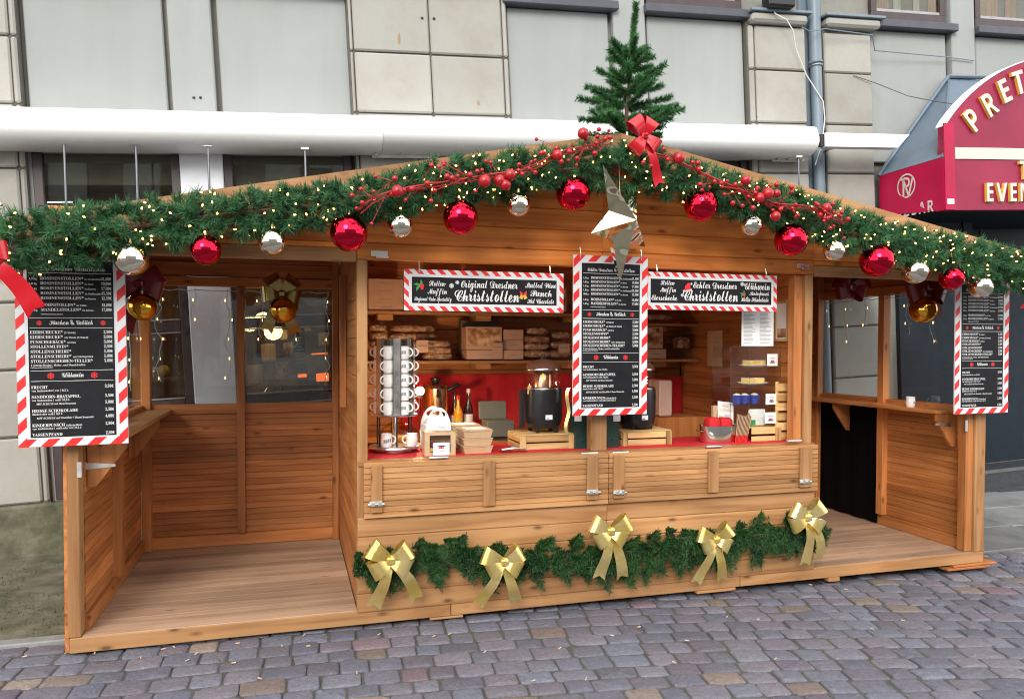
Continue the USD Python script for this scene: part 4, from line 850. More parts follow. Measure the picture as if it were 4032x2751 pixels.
# ------------------------------------------------------------------ three tall price boards
MW, MH = .545, 1.075
def menu(label, loc, rot):
    t = thing('price_board', label, 'price board', loc, rot, None)
    board_base(t, MW, MH, .043, .060, .052, .115, 1.0)
    X0, X1, H = .068, MW - .068, lambda v: MH * (1 - v)
    hp = MB()
    wt, rd, bands, rules = [], [], [], []
    cap = .0165
    wt += text_poly('Echter Dresdner Christstollen', 'script', .0245, MW / 2, H(.099), 'c', .345)
    for v in (.112, .340, .393, .610, .664): rules.append(sg.box(X0, H(v) - .0012, X1, H(v) + .0012))
    for (q, n, s_, p, v) in (('1,5 kg', 'ROSINENSTOLLEN*', 'in Stollentüte', '21,50€', .146), ('1,0 kg', 'ROSINENSTOLLEN*', 'in Dose', '19,00€', .171), ('1,0 kg', 'ROSINENSTOLLEN*', 'im Karton', '17,00€', .196), ('1,0 kg', 'ROSINENSTOLLEN*', 'in Stollentüte', '15,50€', .221), ('500 g', 'ROSINENSTOLLEN*', 'im Karton', '12,50€', .246), ('1,0 kg', 'MOHNSTOLLEN*', 'in Folie', '15,00€', .281), ('1,0 kg', 'MANDELSTOLLEN*', 'im Karton', '17,00€', .306)):
        y = H(v); nw = .0142 * len(n)
        wt += text_poly(q, 'serif', .011, X0 + .002, y, 'l', .038) + text_poly(n, 'serif', cap, X0 + .056, y, 'l', nw) + text_poly(s_, 'serif', .010, X0 + .061 + nw, y, 'l', .0057 * len(s_) + .004) + text_poly(p, 'serif', cap, X1 - .001, y, 'r', .052)
    for v in (.324, .597): wt += text_poly('*A(Weizen),E,G,H,2,3,8,9,11', 'serif', .0065, X0 + (.055 if v < .4 else 0), H(v), 'l', .11)
    wt += text_poly('Kuchen & Gebäck', 'script', .026, MW / 2, H(.375), 'c', .215) + text_poly('Glühwein', 'script', .027, MW / 2, H(.645), 'c', .11)
    for x, v, r in ((.115, .367, .014), (MW - .115, .367, .014), (.165, .637, .018), (MW - .165, .637, .018)): rd.append(star6(x, H(v), r))
    for (n, s_, p, v) in (('EIERSCHECKE*', '(1 Stück)', '2,50€', .421), ('EIERSCHECKE*', 'als Platte (3 Stück)', '5,00€', .446), ('PUNSCHGEBÄCK*', 'mit Rum', '3,00€', .471), ('STOLLENMUFFIN*', '', '2,50€', .495), ('STOLLENSCHEIBE*', '', '2,00€', .520), ('STOLLENSCHEIBE*', 'mit 1 Heißgetränk', '5,00€', .545), ('STOLLENSCHEIBEN-TELLER*', '', '5,00€', .569), ('FRUCHT', '', '3,50€', .702), ('SANDDORN-BRATAPFEL', '', '3,50€', .751), ('HEISSE SCHOKOLADE', '', '2,50€', .823), ('KINDERPUNSCH', '(alkoholfrei)', '2,50€', .897), ('TASSENPFAND', '', '2,50€', .945)):
        y = H(v); nw = .0133 * len(n); wt += text_poly(n, 'serif', cap, X0 + .001, y, 'l', nw) + text_poly(p, 'serif', cap, X1 - .001, y, 'r', .045)
        if s_: wt += text_poly(s_, 'serif', .010, X0 + .008 + nw, y, 'l', .0057 * len(s_) + .004)
    for s_, v in (('1 Scheibe Rosine-, Mohn-, und Mandelstollen', .587), ('von Sachsenobst | rot | 0,2 L', .717), ('von Sachsenobst | weiß | 0,2 L', .766), ('dunkel oder weiß | 0,2 L', .837), ('von Sachsenobst | weiß oder rot | 0,2 L', .911)):
        wt += text_poly(s_, 'serif', .0105, X0 + .002, H(v), 'l', .0062 * len(s_))
    for s_, p, v in (('MIT SCHUSS mit Rum/Amaretto', '5,00€', .785), ('MIT SCHUSS mit Eierlikör / Rum/Amaretto', '4,00€', .858)):
        wt += text_poly(s_, 'ital', .011, X0 + .024, H(v), 'l', .0072 * len(s_)) + text_poly(p, 'serif', cap, X1 - .001, H(v), 'r', .045)
    obj('lettering', sheet_of(wt, .0022, FX), white_print, t, kind='stuff'); obj('rules', sheet_of(rules, .0020, FX), white_print, t, kind='stuff'); obj('snowflakes', sheet_of(rd, .0022, FX), red_print, t, kind='stuff')
    hooks(t, MW, MH)
    return t
pc = P(1300, 942, -.09)
m0 = menu('tall black price board with red striped border hanging in the middle over the counter', (pc[0], -.09, pc[2] - .005), None)
pl_ = P(42, 1016, -.10); prr = P(2166, 940, -.10)
dup(m0, (pl_[0], -.10, pl_[2]), ry(-.012), 'tall black price board with red striped border on the left corner post')
dup(m0, (prr[0] + .0, -.10, prr[2]), ry(-.005), 'tall black price board with red striped border on the right corner post')
# ------------------------------------------------------------------ two long name signs
SW, SH = 1.068, .262
def holly(cx, cy, s):
    leaf = sg.Polygon([(0, 0), (.25, .22), (.35, .12), (.55, .32), (.68, .2), (.85, .36), (1.0, .30), (1.2, .45), (1.02, .12), (.9, .05), (.95, -.08), (.68, -.10), (.62, -.25), (.4, -.15), (.25, -.24)])
    g = [sa.translate(sa.scale(sa.rotate(leaf, a, origin=(0, 0)), s, s, origin=(0, 0)), cx, cy) for a in (150, 65, 215)]
    r = [sg.Point(cx + dx * s, cy + dy * s).buffer(.30 * s, 6) for dx, dy in ((.12, -.02), (.45, .05), (.35, -.42))]
    return unary_union(g), unary_union(r)
def sign(label, loc, kind):
    t = thing('name_sign', label, 'sign', loc)
    board_base(t, SW, SH, .030, .050, .048, .072, -1.0)
    wt, rd, gn, gd = [], [], [], []
    T = lambda s_, u, v, cap, w: wt.extend(text_poly(s_, 'script', cap, u * SW, SH * (1 - v), 'c', w * SW))
    if kind == 0:
        T('Stollen-', .20, .395, .036, .105); T('Muffin', .20, .585, .036, .115); T('Regional Cake Speciality', .172, .755, .026, .225)
        T('Original Dresdner', .52, .415, .052, .36); T('Christstollen', .505, .745, .078, .41); T('Mulled Wine', .85, .38, .038, .20); T('Punch', .85, .595, .046, .145); T('Hot Chocolate', .85, .775, .034, .175)
        wt += [star6(.285 * SW, SH * .62, .016), star6(.32 * SW, SH * .705, .013)]
        a, b = holly(.095 * SW, SH * .60, .034); gn.append(a); rd.append(b)
        bx, by = .735 * SW, SH * .44
        gd += [sa.rotate(sg.Polygon([(bx + dx - .013, by - .028), (bx + dx + .013, by - .028), (bx + dx + .008, by), (bx + dx - .008, by)]), an) for dx, an in ((-.012, -25), (.012, 25))]
        rd += [sg.Polygon([(bx, by + .008), (bx - .024, by + .026), (bx - .022, by - .006)]), sg.Polygon([(bx, by + .008), (bx + .024, by + .026), (bx + .022, by - .006)])]
    else:
        T('Stollen-', .17, .34, .035, .105); T('Muffin', .172, .525, .036, .115); T('Eierschecke', .145, .75, .040, .19)
        T('Echter Dresdner', .52, .405, .050, .335); T('Christstollen', .485, .74, .078, .42); T('Glühwein', .84, .405, .052, .205); T('Kinderpunsch', .86, .56, .030, .15); T('Heiße Schokolade', .826, .735, .034, .215)
        wt += [star6(.725 * SW, SH * .74, .015), star6(.275 * SW, SH * .40, .012)]
        a, b = holly(.735 * SW, SH * .46, .024); gn.append(a); rd.append(b)
        hx, hy = .312 * SW, SH * .60
        rd.append(sg.Polygon([(hx - .022, hy - .02), (hx - .018, hy + .012), (hx + .004, hy + .034), (hx + .030, hy + .03), (hx + .022, hy + .016), (hx + .026, hy - .012)]))
        wt += [sg.Point(hx + .032, hy + .028).buffer(.007, 5), sg.LineString([(hx - .028, hy - .024), (hx + .03, hy - .014)]).buffer(.007, 4)]
    obj('lettering', sheet_of(wt, .0022, FX), white_print, t, kind='stuff')
    obj('red_drawings', sheet_of(rd, .0027, FX), red_print, t); obj('green_leaves', sheet_of(gn, .0024, FX), green_print, t)
    if gd: obj('golden_bells', sheet_of(gd, .0024, FX), gold_print, t)
    hooks(t, SW, SH)
    return t
ps = P(917, 703, -.05)
sign('long black sign reading Original Dresdner Christstollen, left of the middle price board', (ps[0], -.05, ps[2] - .004), 0)
ps = P(1763, 706, -.05)
sign('long black sign reading Echter Dresdner Christstollen, right of the middle price board', (ps[0] - SW, -.05, ps[2] - .004), 1)
# canopy lettering
def plate(polys, n0, n1, mat, name, par):
    mb = MB()
    for p in polys:
        for g in getattr(p, 'geoms', [p]):
            if not g.is_empty: mb.prism(g, n0, n1, FB, BO)
    return obj(name, mb, mat, par)
def canopy_word(txt, place, cap):
    for ch, (x, y, ang, wd) in zip(txt, place):
        c = W(x, y, dF); g = text_poly(ch, 'sans', cap, 0, -cap / 2, 'c', wd)[0]
        g = sa.translate(sa.rotate(g, ang, origin=(0, 0)), c[0], c[2])
        f_ = plate([g], -dF + .028, -dF + .032, letter_cream, 'letter', cn)
        plate([g], -dF + .001, -dF + .0278, letter_yellow, 'letter_edge', f_)
canopy_word('PRETTY', ((2202, 275, 42, .15), (2240, 240, 33, .155), (2275, 209, 25, .145), (2307, 190, 16, .15), (2340, 178, 9, .15), (2374, 172, 2, .15)), .225)
canopy_word('TANZ', ((2320, 388, 0, .135), (2349, 388, 0, .16), (2380, 388, 0, .16), (2410, 388, 0, .15)), .18)
canopy_word('EVENT', ((2241, 438, 0, .105), (2268, 438, 0, .135), (2294, 438, 0, .105), (2320, 438, 0, .14), (2350, 438, 0, .12)), .18)
# side panel print: logo and TANZBAR, in the panel's own plane (along = depth from the wall)
FS = np.array([BR[:, 1] * -1, BR[:, 2], -BR[:, 0]])
def side(x, y): p = BR.T @ ray(x, y); o = BR.T @ (EYE - BO); q = o + p * ((uA - o[0]) / p[0]); return -q[1], q[2]
def side_print(polys, name, n=.003): obj(name, sheet_of(polys, n, FS, BO + BR[:, 0] * uA), letter_cream, cn)
cx_, cz_ = side(2057, 422); rr_ = .125
ring = sg.Point(cx_, cz_).buffer(rr_, 16).difference(sg.Point(cx_, cz_).buffer(rr_ - .016, 16))
stroke = lambda pts, w=.011: sg.LineString([(cx_ + a * rr_, cz_ + b * rr_) for a, b in pts]).buffer(w, 3)
disc_ = sg.Point(cx_, cz_).buffer(rr_ - .008, 16)
side_print([ring, stroke([(-.30, .62), (-.32, -.85)]), stroke([(-.62, .62), (0, .62), (.28, .5), (.34, .25), (.25, 0), (0, -.10), (-.25, -.1)]), stroke([(-.3, .55), (.25, -.85), (.72, .55)]).intersection(disc_)], 'logo')
xs_ = [(side(x, y)) for x, y in ((2022, 490), (2042, 484), (2063, 478), (2085, 472), (2108, 466))]
tw, i0 = [], 0
words = 'TANZBAR'; ends = (side(1999, 491), side(2121, 468))
for k, ch in enumerate(words):
    f_ = (k + .5) / 7; x, z = [ends[0][q] + (ends[1][q] - ends[0][q]) * f_ for q in (0, 1)]
    tw += text_poly(ch, 'sans', .115, x, z - .05 + .0, 'c', (ends[1][0] - ends[0][0]) / 7 * .82)
side_print(tw, 'side_lettering')

# ------------------------------------------------------------------ greenery
def needles(pts, axes, n, ln, wd, spread=1.0, forward=.55, flat=None):
    """Thin tapering needles around each twig tip: arrays of triangles."""
    P0 = np.repeat(pts, n, 0); A = np.repeat(axes / np.linalg.norm(axes, axis=1, keepdims=True), n, 0)
    r = rng.normal(0, 1, P0.shape); r -= A * np.sum(r * A, 1, keepdims=True); r /= np.linalg.norm(r, axis=1, keepdims=True) + 1e-9
    if flat is not None: side_ = np.cross(A, [0, 1.0, 0]) * np.where(rng.random((len(P0), 1)) < .5, -1, 1); r = side_ + r * flat - [0, .15, 0]; r /= np.linalg.norm(r, axis=1, keepdims=True) + 1e-9
    d = A * (forward + rng.uniform(-.25, .35, (len(P0), 1))) + r * spread; d /= np.linalg.norm(d, axis=1, keepdims=True)
    L = ln * rng.uniform(.7, 1.2, (len(P0), 1)); B0 = P0 + A * rng.uniform(-.5, .5, (len(P0), 1)) * ln
    s_ = np.cross(d, rng.normal(0, 1, P0.shape)); s_ /= np.linalg.norm(s_, axis=1, keepdims=True) + 1e-9
    v = np.stack([B0 - s_ * wd / 2, B0 + s_ * wd / 2, B0 + d * L * .65 + s_ * wd * .42, B0 + d * L], 1).reshape(-1, 3)
    i = np.arange(len(P0))[:, None] * 4
    return v, np.vstack([i + [0, 1, 2], i + [0, 2, 3]])
def spline(pts, n):
    p = np.asarray(pts, float); t = np.r_[0, np.cumsum(np.linalg.norm(np.diff(p, axis=0), axis=1))]
    from scipy.interpolate import CubicSpline
    s_ = CubicSpline(t, p); return s_(np.linspace(0, t[-1], n))
GY = -.36
gpath = [(-60, 575, 78), (20, 552, 78), (150, 540, 70), (330, 512, 55), (520, 486, 50), (700, 468, 46), (850, 448, 50), (1000, 417, 49), (1150, 397, 48), (1300, 384, 50), (1395, 378, 55), (1500, 394, 49), (1620, 432, 46), (1750, 468, 46), (1880, 512, 44), (2000, 546, 43), (2120, 570, 46), (2240, 600, 44), (2345, 622, 44)]
gp = np.array([P(x, y, GY) for x, y, r in gpath]); gr_ = np.array([r / FO * (RC @ (q - EYE))[2] for q, (x, y, r) in zip(gp, gpath)])
NS = 420; gl = spline(np.c_[gp, gr_], NS); gline, grad = gl[:, :3], gl[:, 3]
gt = np.gradient(gline, axis=0); gt /= np.linalg.norm(gt, axis=1, keepdims=True)
garland = thing('fir_garland', 'thick artificial fir garland along the gable edge of the stall', 'garland')
obj('core_wire', MB().tube(gline[::6], .012, 6), twig_brown, garland)
pv, pf, off = [], [], 0
N = 2100
k = rng.integers(0, NS, N); R1 = np.sqrt(rng.uniform(.02, 1.0, N)); ph = rng.uniform(0, 2 * np.pi, N)
lump = .82 + .34 * meshkit.noise(np.c_[gline[k, 0] * 3.3, np.cos(ph) * 1.2 + 5, np.sin(ph) * 1.2], 3)
e1 = np.array([0, -1.0, 0]); e2 = np.cross(gt[k], e1)
rad = (e1 * (np.cos(ph) * .82)[:, None] + e2 * np.sin(ph)[:, None])
pts = gline[k] + rad * (R1 * grad[k] * lump)[:, None]
ax = rad * .8 + gt[k] * rng.uniform(-1, 1, (N, 1)) * .9 + [0, -.25, .05] + rng.normal(0, .3, (N, 3))
v, f = needles(pts, ax, 58, .056, .0046, .9, .7)
obj('needles', (v, f), garland_green, garland, kind='stuff')
br = MB()
for q in rng.choice(N, 260, False): br.tube([gline[k[q]], (gline[k[q]] + pts[q]) / 2 + rng.normal(0, .01, 3), pts[q]], .003, 3, False)
obj('twigs', br, twig_brown, garland, kind='stuff')
# fairy lights: cable and single bulbs
def lights(label, ids, cnt, seed):
    t = thing('fairy_lights', label, 'fairy lights'); r2 = np.random.default_rng(seed); bp = []
    for q in np.sort(r2.uniform(ids[0], ids[1], cnt)):
        i = int(q); a = r2.uniform(-1.25, 1.35) + (0 if r2.random() < .8 else np.pi * .25)
        rr = grad[i] * r2.uniform(.92, 1.16); up = np.cross(gt[i], e1)
        bp.append(gline[i] + e1 * math.cos(a) * rr * .9 + (-up if up[2] > 0 else up) * math.sin(a) * rr)
    bp = np.array(bp)
    obj('cable', MB().tube(bp[::2] + [0, .05, 0], .0022, 3, False), cable_dark, t)
    for b in bp:
        d = r2.normal(0, 1, 3); d[1] = -abs(d[1]) - .4; d[2] += .5; d /= np.linalg.norm(d); u = np.cross(d, [1, 0, .3]); u /= np.linalg.norm(u)
        Rm = np.stack([u, np.cross(d, u), d], 1)
        bl = obj('bulb', MB().lathe([(.0, .016), (.0036, .012), (.0054, .005), (.0042, .0), (0, -.001)], 7, Rm, b), bulb_lit, t)
        obj('socket', MB().lathe([(.0045, .0), (.0048, -.02), (0, -.021)], 5, Rm, b), cable_dark, bl)
lights('warm white fairy lights in the left slope of the fir garland', (8, 232), 150, 21)
lights('warm white fairy lights in the right slope of the fir garland', (234, 412), 135, 22)
# red berry sprays
def spray(label, path, seed):
    t = thing('berry_spray', label, 'berry spray'); r2 = np.random.default_rng(seed)
    ln = spline([P(x, y, GY - .17) for x, y in path], 60); obj('stem', MB().tube(ln[::3], .005, 5), berry_red, t)
    ln2 = spline([P(x + 6, y + 7, GY - .165) for x, y in path], 60); obj('stem', MB().tube(ln2[::3], .004, 5), berry_red, t)
    st = MB()
    for q in range(64):
        i = r2.integers(1, 59); p = ln[i] + [r2.normal(0, .035), -abs(r2.normal(0, .025)), r2.normal(-.012, .062)]
        r = r2.choice((.011, .014, .017), p=(.4, .4, .2)) if q > 6 else r2.uniform(.026, .038)
        j = max(0, min(59, i + r2.integers(-5, 6))); st.tube([ln[j], (ln[j] + p) / 2 + r2.normal(0, .008, 3), p], .0022, 3, False)
        obj('berry', MB().ball(p, r, 2), berry_red, t, True)
    obj('berry_stalks', st, berry_red, t)
spray('red berry spray twined along the left side of the gable peak', [(812, 478), (870, 440), (960, 420), (1060, 405), (1120, 395), (1200, 380), (1270, 345), (1340, 330), (1392, 312)], 31)
spray('red berry spray twined along the right side of the gable peak', [(1470, 345), (1530, 362), (1600, 395), (1680, 430), (1760, 462), (1830, 468), (1890, 492), (1925, 505)], 32)
# baubles
def bauble(src, name, label, group, r, mat, cap=gold_cap):
    t = thing(name, label, 'bauble', (0, 0, 0)); obj('ball', MB().ball((0, 0, 0), r, 4), mat, t, True)
    obj('cap', MB().lathe([(.0, r + .022), (.011, r + .020), (.0125, r - .004)], 12), cap, t); obj('hook', MB().tube([(0, 0, r + .02), (.004, 0, r + .036), (0, 0, r + .05), (0, .004, r + .10)], .0016, 4), cap, t)
    return t
ordn = ('leftmost', 'second', 'third', 'fourth', 'fifth', 'sixth', 'seventh', 'rightmost')
reds = [(467, 567, 34), (792, 529, 42), (1045, 494, 40), (1301, 439, 39), (1591, 465, 38.5), (1795, 545, 37), (1990, 591, 38), (2160, 631, 27)]
silv = [(298, 588, 37), (618, 549, 31), (908, 511, 29), (1176, 464, 27.5), (1705, 510, 25), (1893, 568, 25), (2077, 615, 29), (2226, 650, 26)]
for lst, mat, nm in ((reds, red_gloss, 'red'), (silv, silver_gloss, 'champagne silver')):
    for k, (x, y, r) in enumerate(lst):
        Y = GY - .03; p = P(x, y, Y); R_ = r / FO * (RC @ (p - EYE))[2]
        side_ = ('leftmost of the eight', 'second from the left of the eight', 'third from the left of the eight', 'fourth from the left of the eight', 'fourth from the right of the eight', 'third from the right of the eight', 'second from the right of the eight', 'rightmost of the eight')[k]
        b_ = bauble(None, ('red' if nm == 'red' else 'silver') + '_bauble', f'glossy {nm} bauble under the gable garland, {side_}', None, R_, mat)
        UsdGeom.Xformable(b_).ClearXformOpOrder(); UsdGeom.Xformable(b_).AddTranslateOp().Set(tuple(map(float, p)))
for k, (x, y, r, lab) in enumerate(((323, 697, 31, 'gold bauble hanging from a dark red bow beside the left price board'), (643, 703, 29.5, 'gold bauble hanging from a gold bow in the left bay'), (2095, 703, 30, 'gold bauble hanging from a dark red bow in the right bay'))):
    p = P(x, y, .30 if k != 1 else .85); R_ = r / FO * (RC @ (p - EYE))[2]
    b_ = bauble(None, 'gold_bauble', lab, None, R_, gold_gloss); UsdGeom.Xformable(b_).ClearXformOpOrder(); UsdGeom.Xformable(b_).AddTranslateOp().Set(tuple(map(float, p)))
# ribbon bows: loops pinched at a knot, two notched tails
def ribbon(path, widths, wdir, thick=.0016):
    p = np.asarray(path, float); w = np.asarray(widths)[:, None] * np.asarray(wdir) / 2
    t = np.gradient(p, axis=0); nrm = np.cross(t, np.broadcast_to(wdir, t.shape)); nrm /= np.linalg.norm(nrm, axis=1, keepdims=True) + 1e-9
    l, r = p - w, p + w; n = len(p); v = np.vstack([l - nrm * thick / 2, r - nrm * thick / 2, l + nrm * thick / 2, r + nrm * thick / 2]); i = np.arange(n - 1)
    q = lambda a, b: np.stack([a * n + i, b * n + i, b * n + i + 1, a * n + i + 1], 1)
    e = np.array([[0, n, 3 * n, 2 * n], [n - 1, 3 * n - 1, 4 * n - 1, 2 * n - 1]])
    return v, np.vstack([q(0, 1), q(3, 2), q(2, 0), q(1, 3), e])
def bow(name, label, c, size, mat, tails, up=(28, 152), down=(-18, 198), yaw=0.0, loops=True, tw=1.0):
    """c: knot position; size: loop length; tails: list of (dx, dz) of tail ends."""
    t = thing(name, label, 'bow', c, rz(yaw))
    for a, sc in ([(q, 1.0) for q in up] + [(q, .92) for q in down] if loops else []):
        a = math.radians(a + rng.normal(0, 6)); sc = sc * rng.uniform(.88, 1.08); o = np.array([math.cos(a), 0, math.sin(a)]); wd = np.array([-math.sin(a), 0, math.cos(a)])
        s_ = np.linspace(0, 1, 22); ph = s_ * 2 * np.pi
        out = size * sc * (1 - np.cos(ph)) / 2; dep = -size * .34 * np.sin(ph) * (np.sin(ph / 2) ** .6) - .012 - size * .10
        w = size * (.30 + .52 * (1 - np.cos(ph)) / 2)
        pth = o * out[:, None] + np.array([0, 1.0, 0]) * dep[:, None]
        obj('loop', ribbon(pth, w, wd), mat, t, smooth=45)
    for dx, dz in tails:
        s_ = np.linspace(0, 1, 14); d = np.array([dx, 0, dz]); ln = np.linalg.norm(d); d /= ln; wd = np.array([-d[2], 0, d[0]])
        ph0 = rng.uniform(0, 6); pth = d * (s_ * ln)[:, None] + np.array([0, -1.0, 0]) * (.01 + .03 * np.sin(s_ * 4.0) * size / .15 + .011 * np.sin(s_ * 8 + ph0) * s_)[:, None] + np.array([d[2], 0, -d[0]]) * (rng.normal(0, .016) * np.sin(s_ * 3.1))[:, None]
        w = size * tw * (.34 + .24 * s_); v, f = ribbon(pth, w, wd)
        cutp = d * size * .17                                   # the swallow tail: middle of the end pulled back
        n = 14; mid = (v[n - 1] + v[2 * n - 1]) / 2
        l, r, le, re = pth - wd * w[:, None] / 2, pth + wd * w[:, None] / 2, None, None
        mb = MB(); mb.strip(l, pth - d * 0); mb.strip(pth, r)
        for off_ in (0, 1): mb.v[off_] = mb.v[off_].copy()
        mb.v[0][2 * n - 1] -= cutp; mb.v[1][n - 1] -= cutp
        obj('tail', mb, mat, t, smooth=45)
    obj('knot', MB().box((-size * .17, -size * .42, -size * .15), (size * .17, -size * .06, size * .15), size * .06), mat, t, smooth=30)
    return t
for x, y, lab, tl, an in (((885), 1268, 'gold glitter bow at the left end of the lower fir garland', ((-.10, -.30), (.17, -.28)), 0), (1142, 1272, 'gold glitter bow on the lower fir garland, left of the middle', ((-.17, -.28), (.10, -.29)), 0), (1383, 1203, 'gold glitter bow at the middle of the lower fir garland', ((-.07, -.33), (.10, -.34)), 0), (1621, 1222, 'gold glitter bow on the lower fir garland, right of the middle', ((-.14, -.31), (.08, -.31)), 0), (1827, 1172, 'gold glitter bow at the right end of the lower fir garland', ((-.0, -.36), (.12, -.34)), 0)):
    p = P(x, y, -.16); s_ = {885: .155, 1142: .145, 1383: .150, 1621: .140, 1827: .150}[x]
    bow('gold_bow', lab, p, s_, gold_ribbon, tl, (35, 148), (-28, 205), yaw=rng.uniform(-.15, .15))
bow('red_bow', 'shiny red bow with a long tail beside the small tree on the gable peak', P(1457, 312, -.50), .125, red_ribbon, ((.13, -.29), ), (62, 128), (-38, 225))
bow('red_bow', 'red bow at the left end of the gable garland', P(-44, 575, -.60), .115, red_ribbon, ((.235, -.28), (-.1, -.3)), (5, 160), (-40, 200), tw=1.5)
bow('red_bow', 'red bow at the right end of the gable garland', P(2372, 615, -.52), .15, red_ribbon, ((-.20, -.30), (.1, -.3)), (20, 160), (-20, 200))
bow('gold_bow', 'gold bow above the gold bauble in the left bay', P(640, 668, .88), .15, dark_gold, ((-.11, -.27), (.11, -.29)), (60, 120), (-5, 185))
bow('dark_red_bow', 'dark red bow above the gold bauble beside the left price board', P(318, 645, .34), .15, dark_red_ribbon, ((.05, -.20), (-.09, -.30)), (30, 150), (-20, 200))
bow('dark_red_bow', 'dark red bow above the gold bauble in the right bay', P(2096, 652, .36), .20, dark_red_ribbon, ((.16, -.28), (-.02, -.15)), (25, 155), (-20, 200))
bow('dark_red_bow', 'dark red bow under the lintel at the left of the right bay', P(1925, 652, .40), .17, dark_red_ribbon, ((-.10, -.07), (.1, -.08)), (20, 160), (-20, 200))
# small tree on the peak
tr = thing('small_fir_tree', 'small artificial fir tree standing on the gable peak', 'fir tree')
base = P(1416, 312, -.14); sc_ = (RC @ (base - EYE))[2] / FO; top = base + [28 * sc_, 0, 302 * sc_]
axis = top - base
obj('trunk', MB().tube([base - [0, 0, .08], base + axis * .5, top], [.016, .010, .003], 7), twig_brown, tr)
obj('foot_clamp', MB().box(base + [-.03, -.07, -.10], base + [.03, .03, -.03], .004).tube([base + [0, -.05, -.12], base + [0, -.05, .02]], .012, 8), zinc, tr)
pts, ax = [], []
for lev, hh in enumerate((.02, .07, .15, .24, .33, .42, .50, .57, .63)):
    nb = 7 if hh < .45 else 5; ln = .33 * (1 - hh * 1.35) ** .62 + .045
    for q in range(nb):
        a = q * 2 * np.pi / nb + lev * .7 + rng.normal(0, .25); L = ln * rng.uniform(.62, 1.15)
        d = np.array([math.cos(a), math.sin(a), -.02 + .62 * hh + rng.normal(0, .10)]); d /= np.linalg.norm(d); b0 = base + axis * hh
        s_ = np.linspace(.12, 1, int(L / .017) + 2)
        curve = b0 + d * (s_ * L)[:, None] + np.array([0, 0, 1.0]) * (.10 * L * s_ ** 2 - .06 * L * s_)[:, None]
        obj('branch', MB().tube(curve[::2] if len(curve) > 4 else curve, .004, 4), twig_brown, tr)
        pts.append(curve); ax.append(np.gradient(curve, axis=0))
s_ = np.linspace(.60, 1.0, 34); pts.append(base + axis * s_[:, None]); ax.append(np.tile(axis, (34, 1)))
pts, ax = np.vstack(pts), np.vstack(ax)
v, f = needles(pts, ax, 36, .036, .0050, .95, .55); obj('needles', (v, f), tree_green, tr, kind='stuff')
# lower garland of cut fir twigs
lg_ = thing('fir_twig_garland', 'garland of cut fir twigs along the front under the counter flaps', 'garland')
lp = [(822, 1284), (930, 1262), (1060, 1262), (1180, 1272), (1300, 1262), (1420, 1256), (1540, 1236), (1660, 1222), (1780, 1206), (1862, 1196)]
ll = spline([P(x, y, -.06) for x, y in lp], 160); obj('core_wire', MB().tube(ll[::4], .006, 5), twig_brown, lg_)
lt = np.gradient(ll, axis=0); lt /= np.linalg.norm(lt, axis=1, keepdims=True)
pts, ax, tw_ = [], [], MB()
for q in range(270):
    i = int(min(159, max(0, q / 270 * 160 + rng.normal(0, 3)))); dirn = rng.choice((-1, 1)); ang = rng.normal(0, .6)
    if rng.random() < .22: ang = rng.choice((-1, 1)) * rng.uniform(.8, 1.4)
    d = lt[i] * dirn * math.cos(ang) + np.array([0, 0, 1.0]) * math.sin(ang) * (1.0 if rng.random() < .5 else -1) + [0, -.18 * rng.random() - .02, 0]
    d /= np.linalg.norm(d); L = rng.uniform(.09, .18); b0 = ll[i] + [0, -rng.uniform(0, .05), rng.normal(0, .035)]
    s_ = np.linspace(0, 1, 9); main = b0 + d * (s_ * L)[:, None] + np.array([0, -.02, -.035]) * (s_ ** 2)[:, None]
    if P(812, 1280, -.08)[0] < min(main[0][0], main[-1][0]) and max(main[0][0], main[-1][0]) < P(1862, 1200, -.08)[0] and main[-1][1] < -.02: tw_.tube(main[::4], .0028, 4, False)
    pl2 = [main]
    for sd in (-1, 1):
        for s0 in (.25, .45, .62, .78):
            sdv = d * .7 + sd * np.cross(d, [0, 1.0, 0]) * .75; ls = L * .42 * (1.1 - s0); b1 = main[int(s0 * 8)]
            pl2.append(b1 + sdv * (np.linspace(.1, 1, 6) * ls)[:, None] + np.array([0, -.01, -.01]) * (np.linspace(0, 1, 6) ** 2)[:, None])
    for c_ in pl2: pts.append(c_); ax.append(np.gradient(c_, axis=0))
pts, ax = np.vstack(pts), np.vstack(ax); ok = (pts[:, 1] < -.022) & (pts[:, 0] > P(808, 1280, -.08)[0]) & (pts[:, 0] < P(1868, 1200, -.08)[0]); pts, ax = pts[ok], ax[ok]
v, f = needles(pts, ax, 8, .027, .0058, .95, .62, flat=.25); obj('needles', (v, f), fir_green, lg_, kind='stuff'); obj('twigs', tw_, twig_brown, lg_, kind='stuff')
# gold star
stt = thing('foil_star', 'large gold foil star turned sideways, hanging under the gable peak', 'star')
cs_ = P(1407, 503, -.42); Rr = 140 * (RC @ (cs_ - EYE))[2] / FO
sv = []
for k in range(5):
    a = math.radians(-90 + 72 * k); sv.append((math.cos(a), math.sin(a)))
inn = [(.40 * math.cos(math.radians(-54 + 72 * k)), .40 * math.sin(math.radians(-54 + 72 * k))) for k in range(5)]
Rm = rz(math.radians(38)); hgt = .30 * Rr
for k in range(5):
    tip = np.array([sv[k][0], 0, sv[k][1]]) * Rr; i0, i1 = [np.array([inn[q][0], 0, inn[q][1]]) * Rr for q in ((k - 1) % 5, k)]
    f0, b0 = np.array([0, -hgt, 0]), np.array([0, hgt, 0])
    obj('ray', MB().add(np.array([tip, i0, i1, f0, b0]), [[0, 2, 3], [0, 3, 1], [0, 4, 2], [0, 1, 4]], Rm, cs_), star_foil, stt)
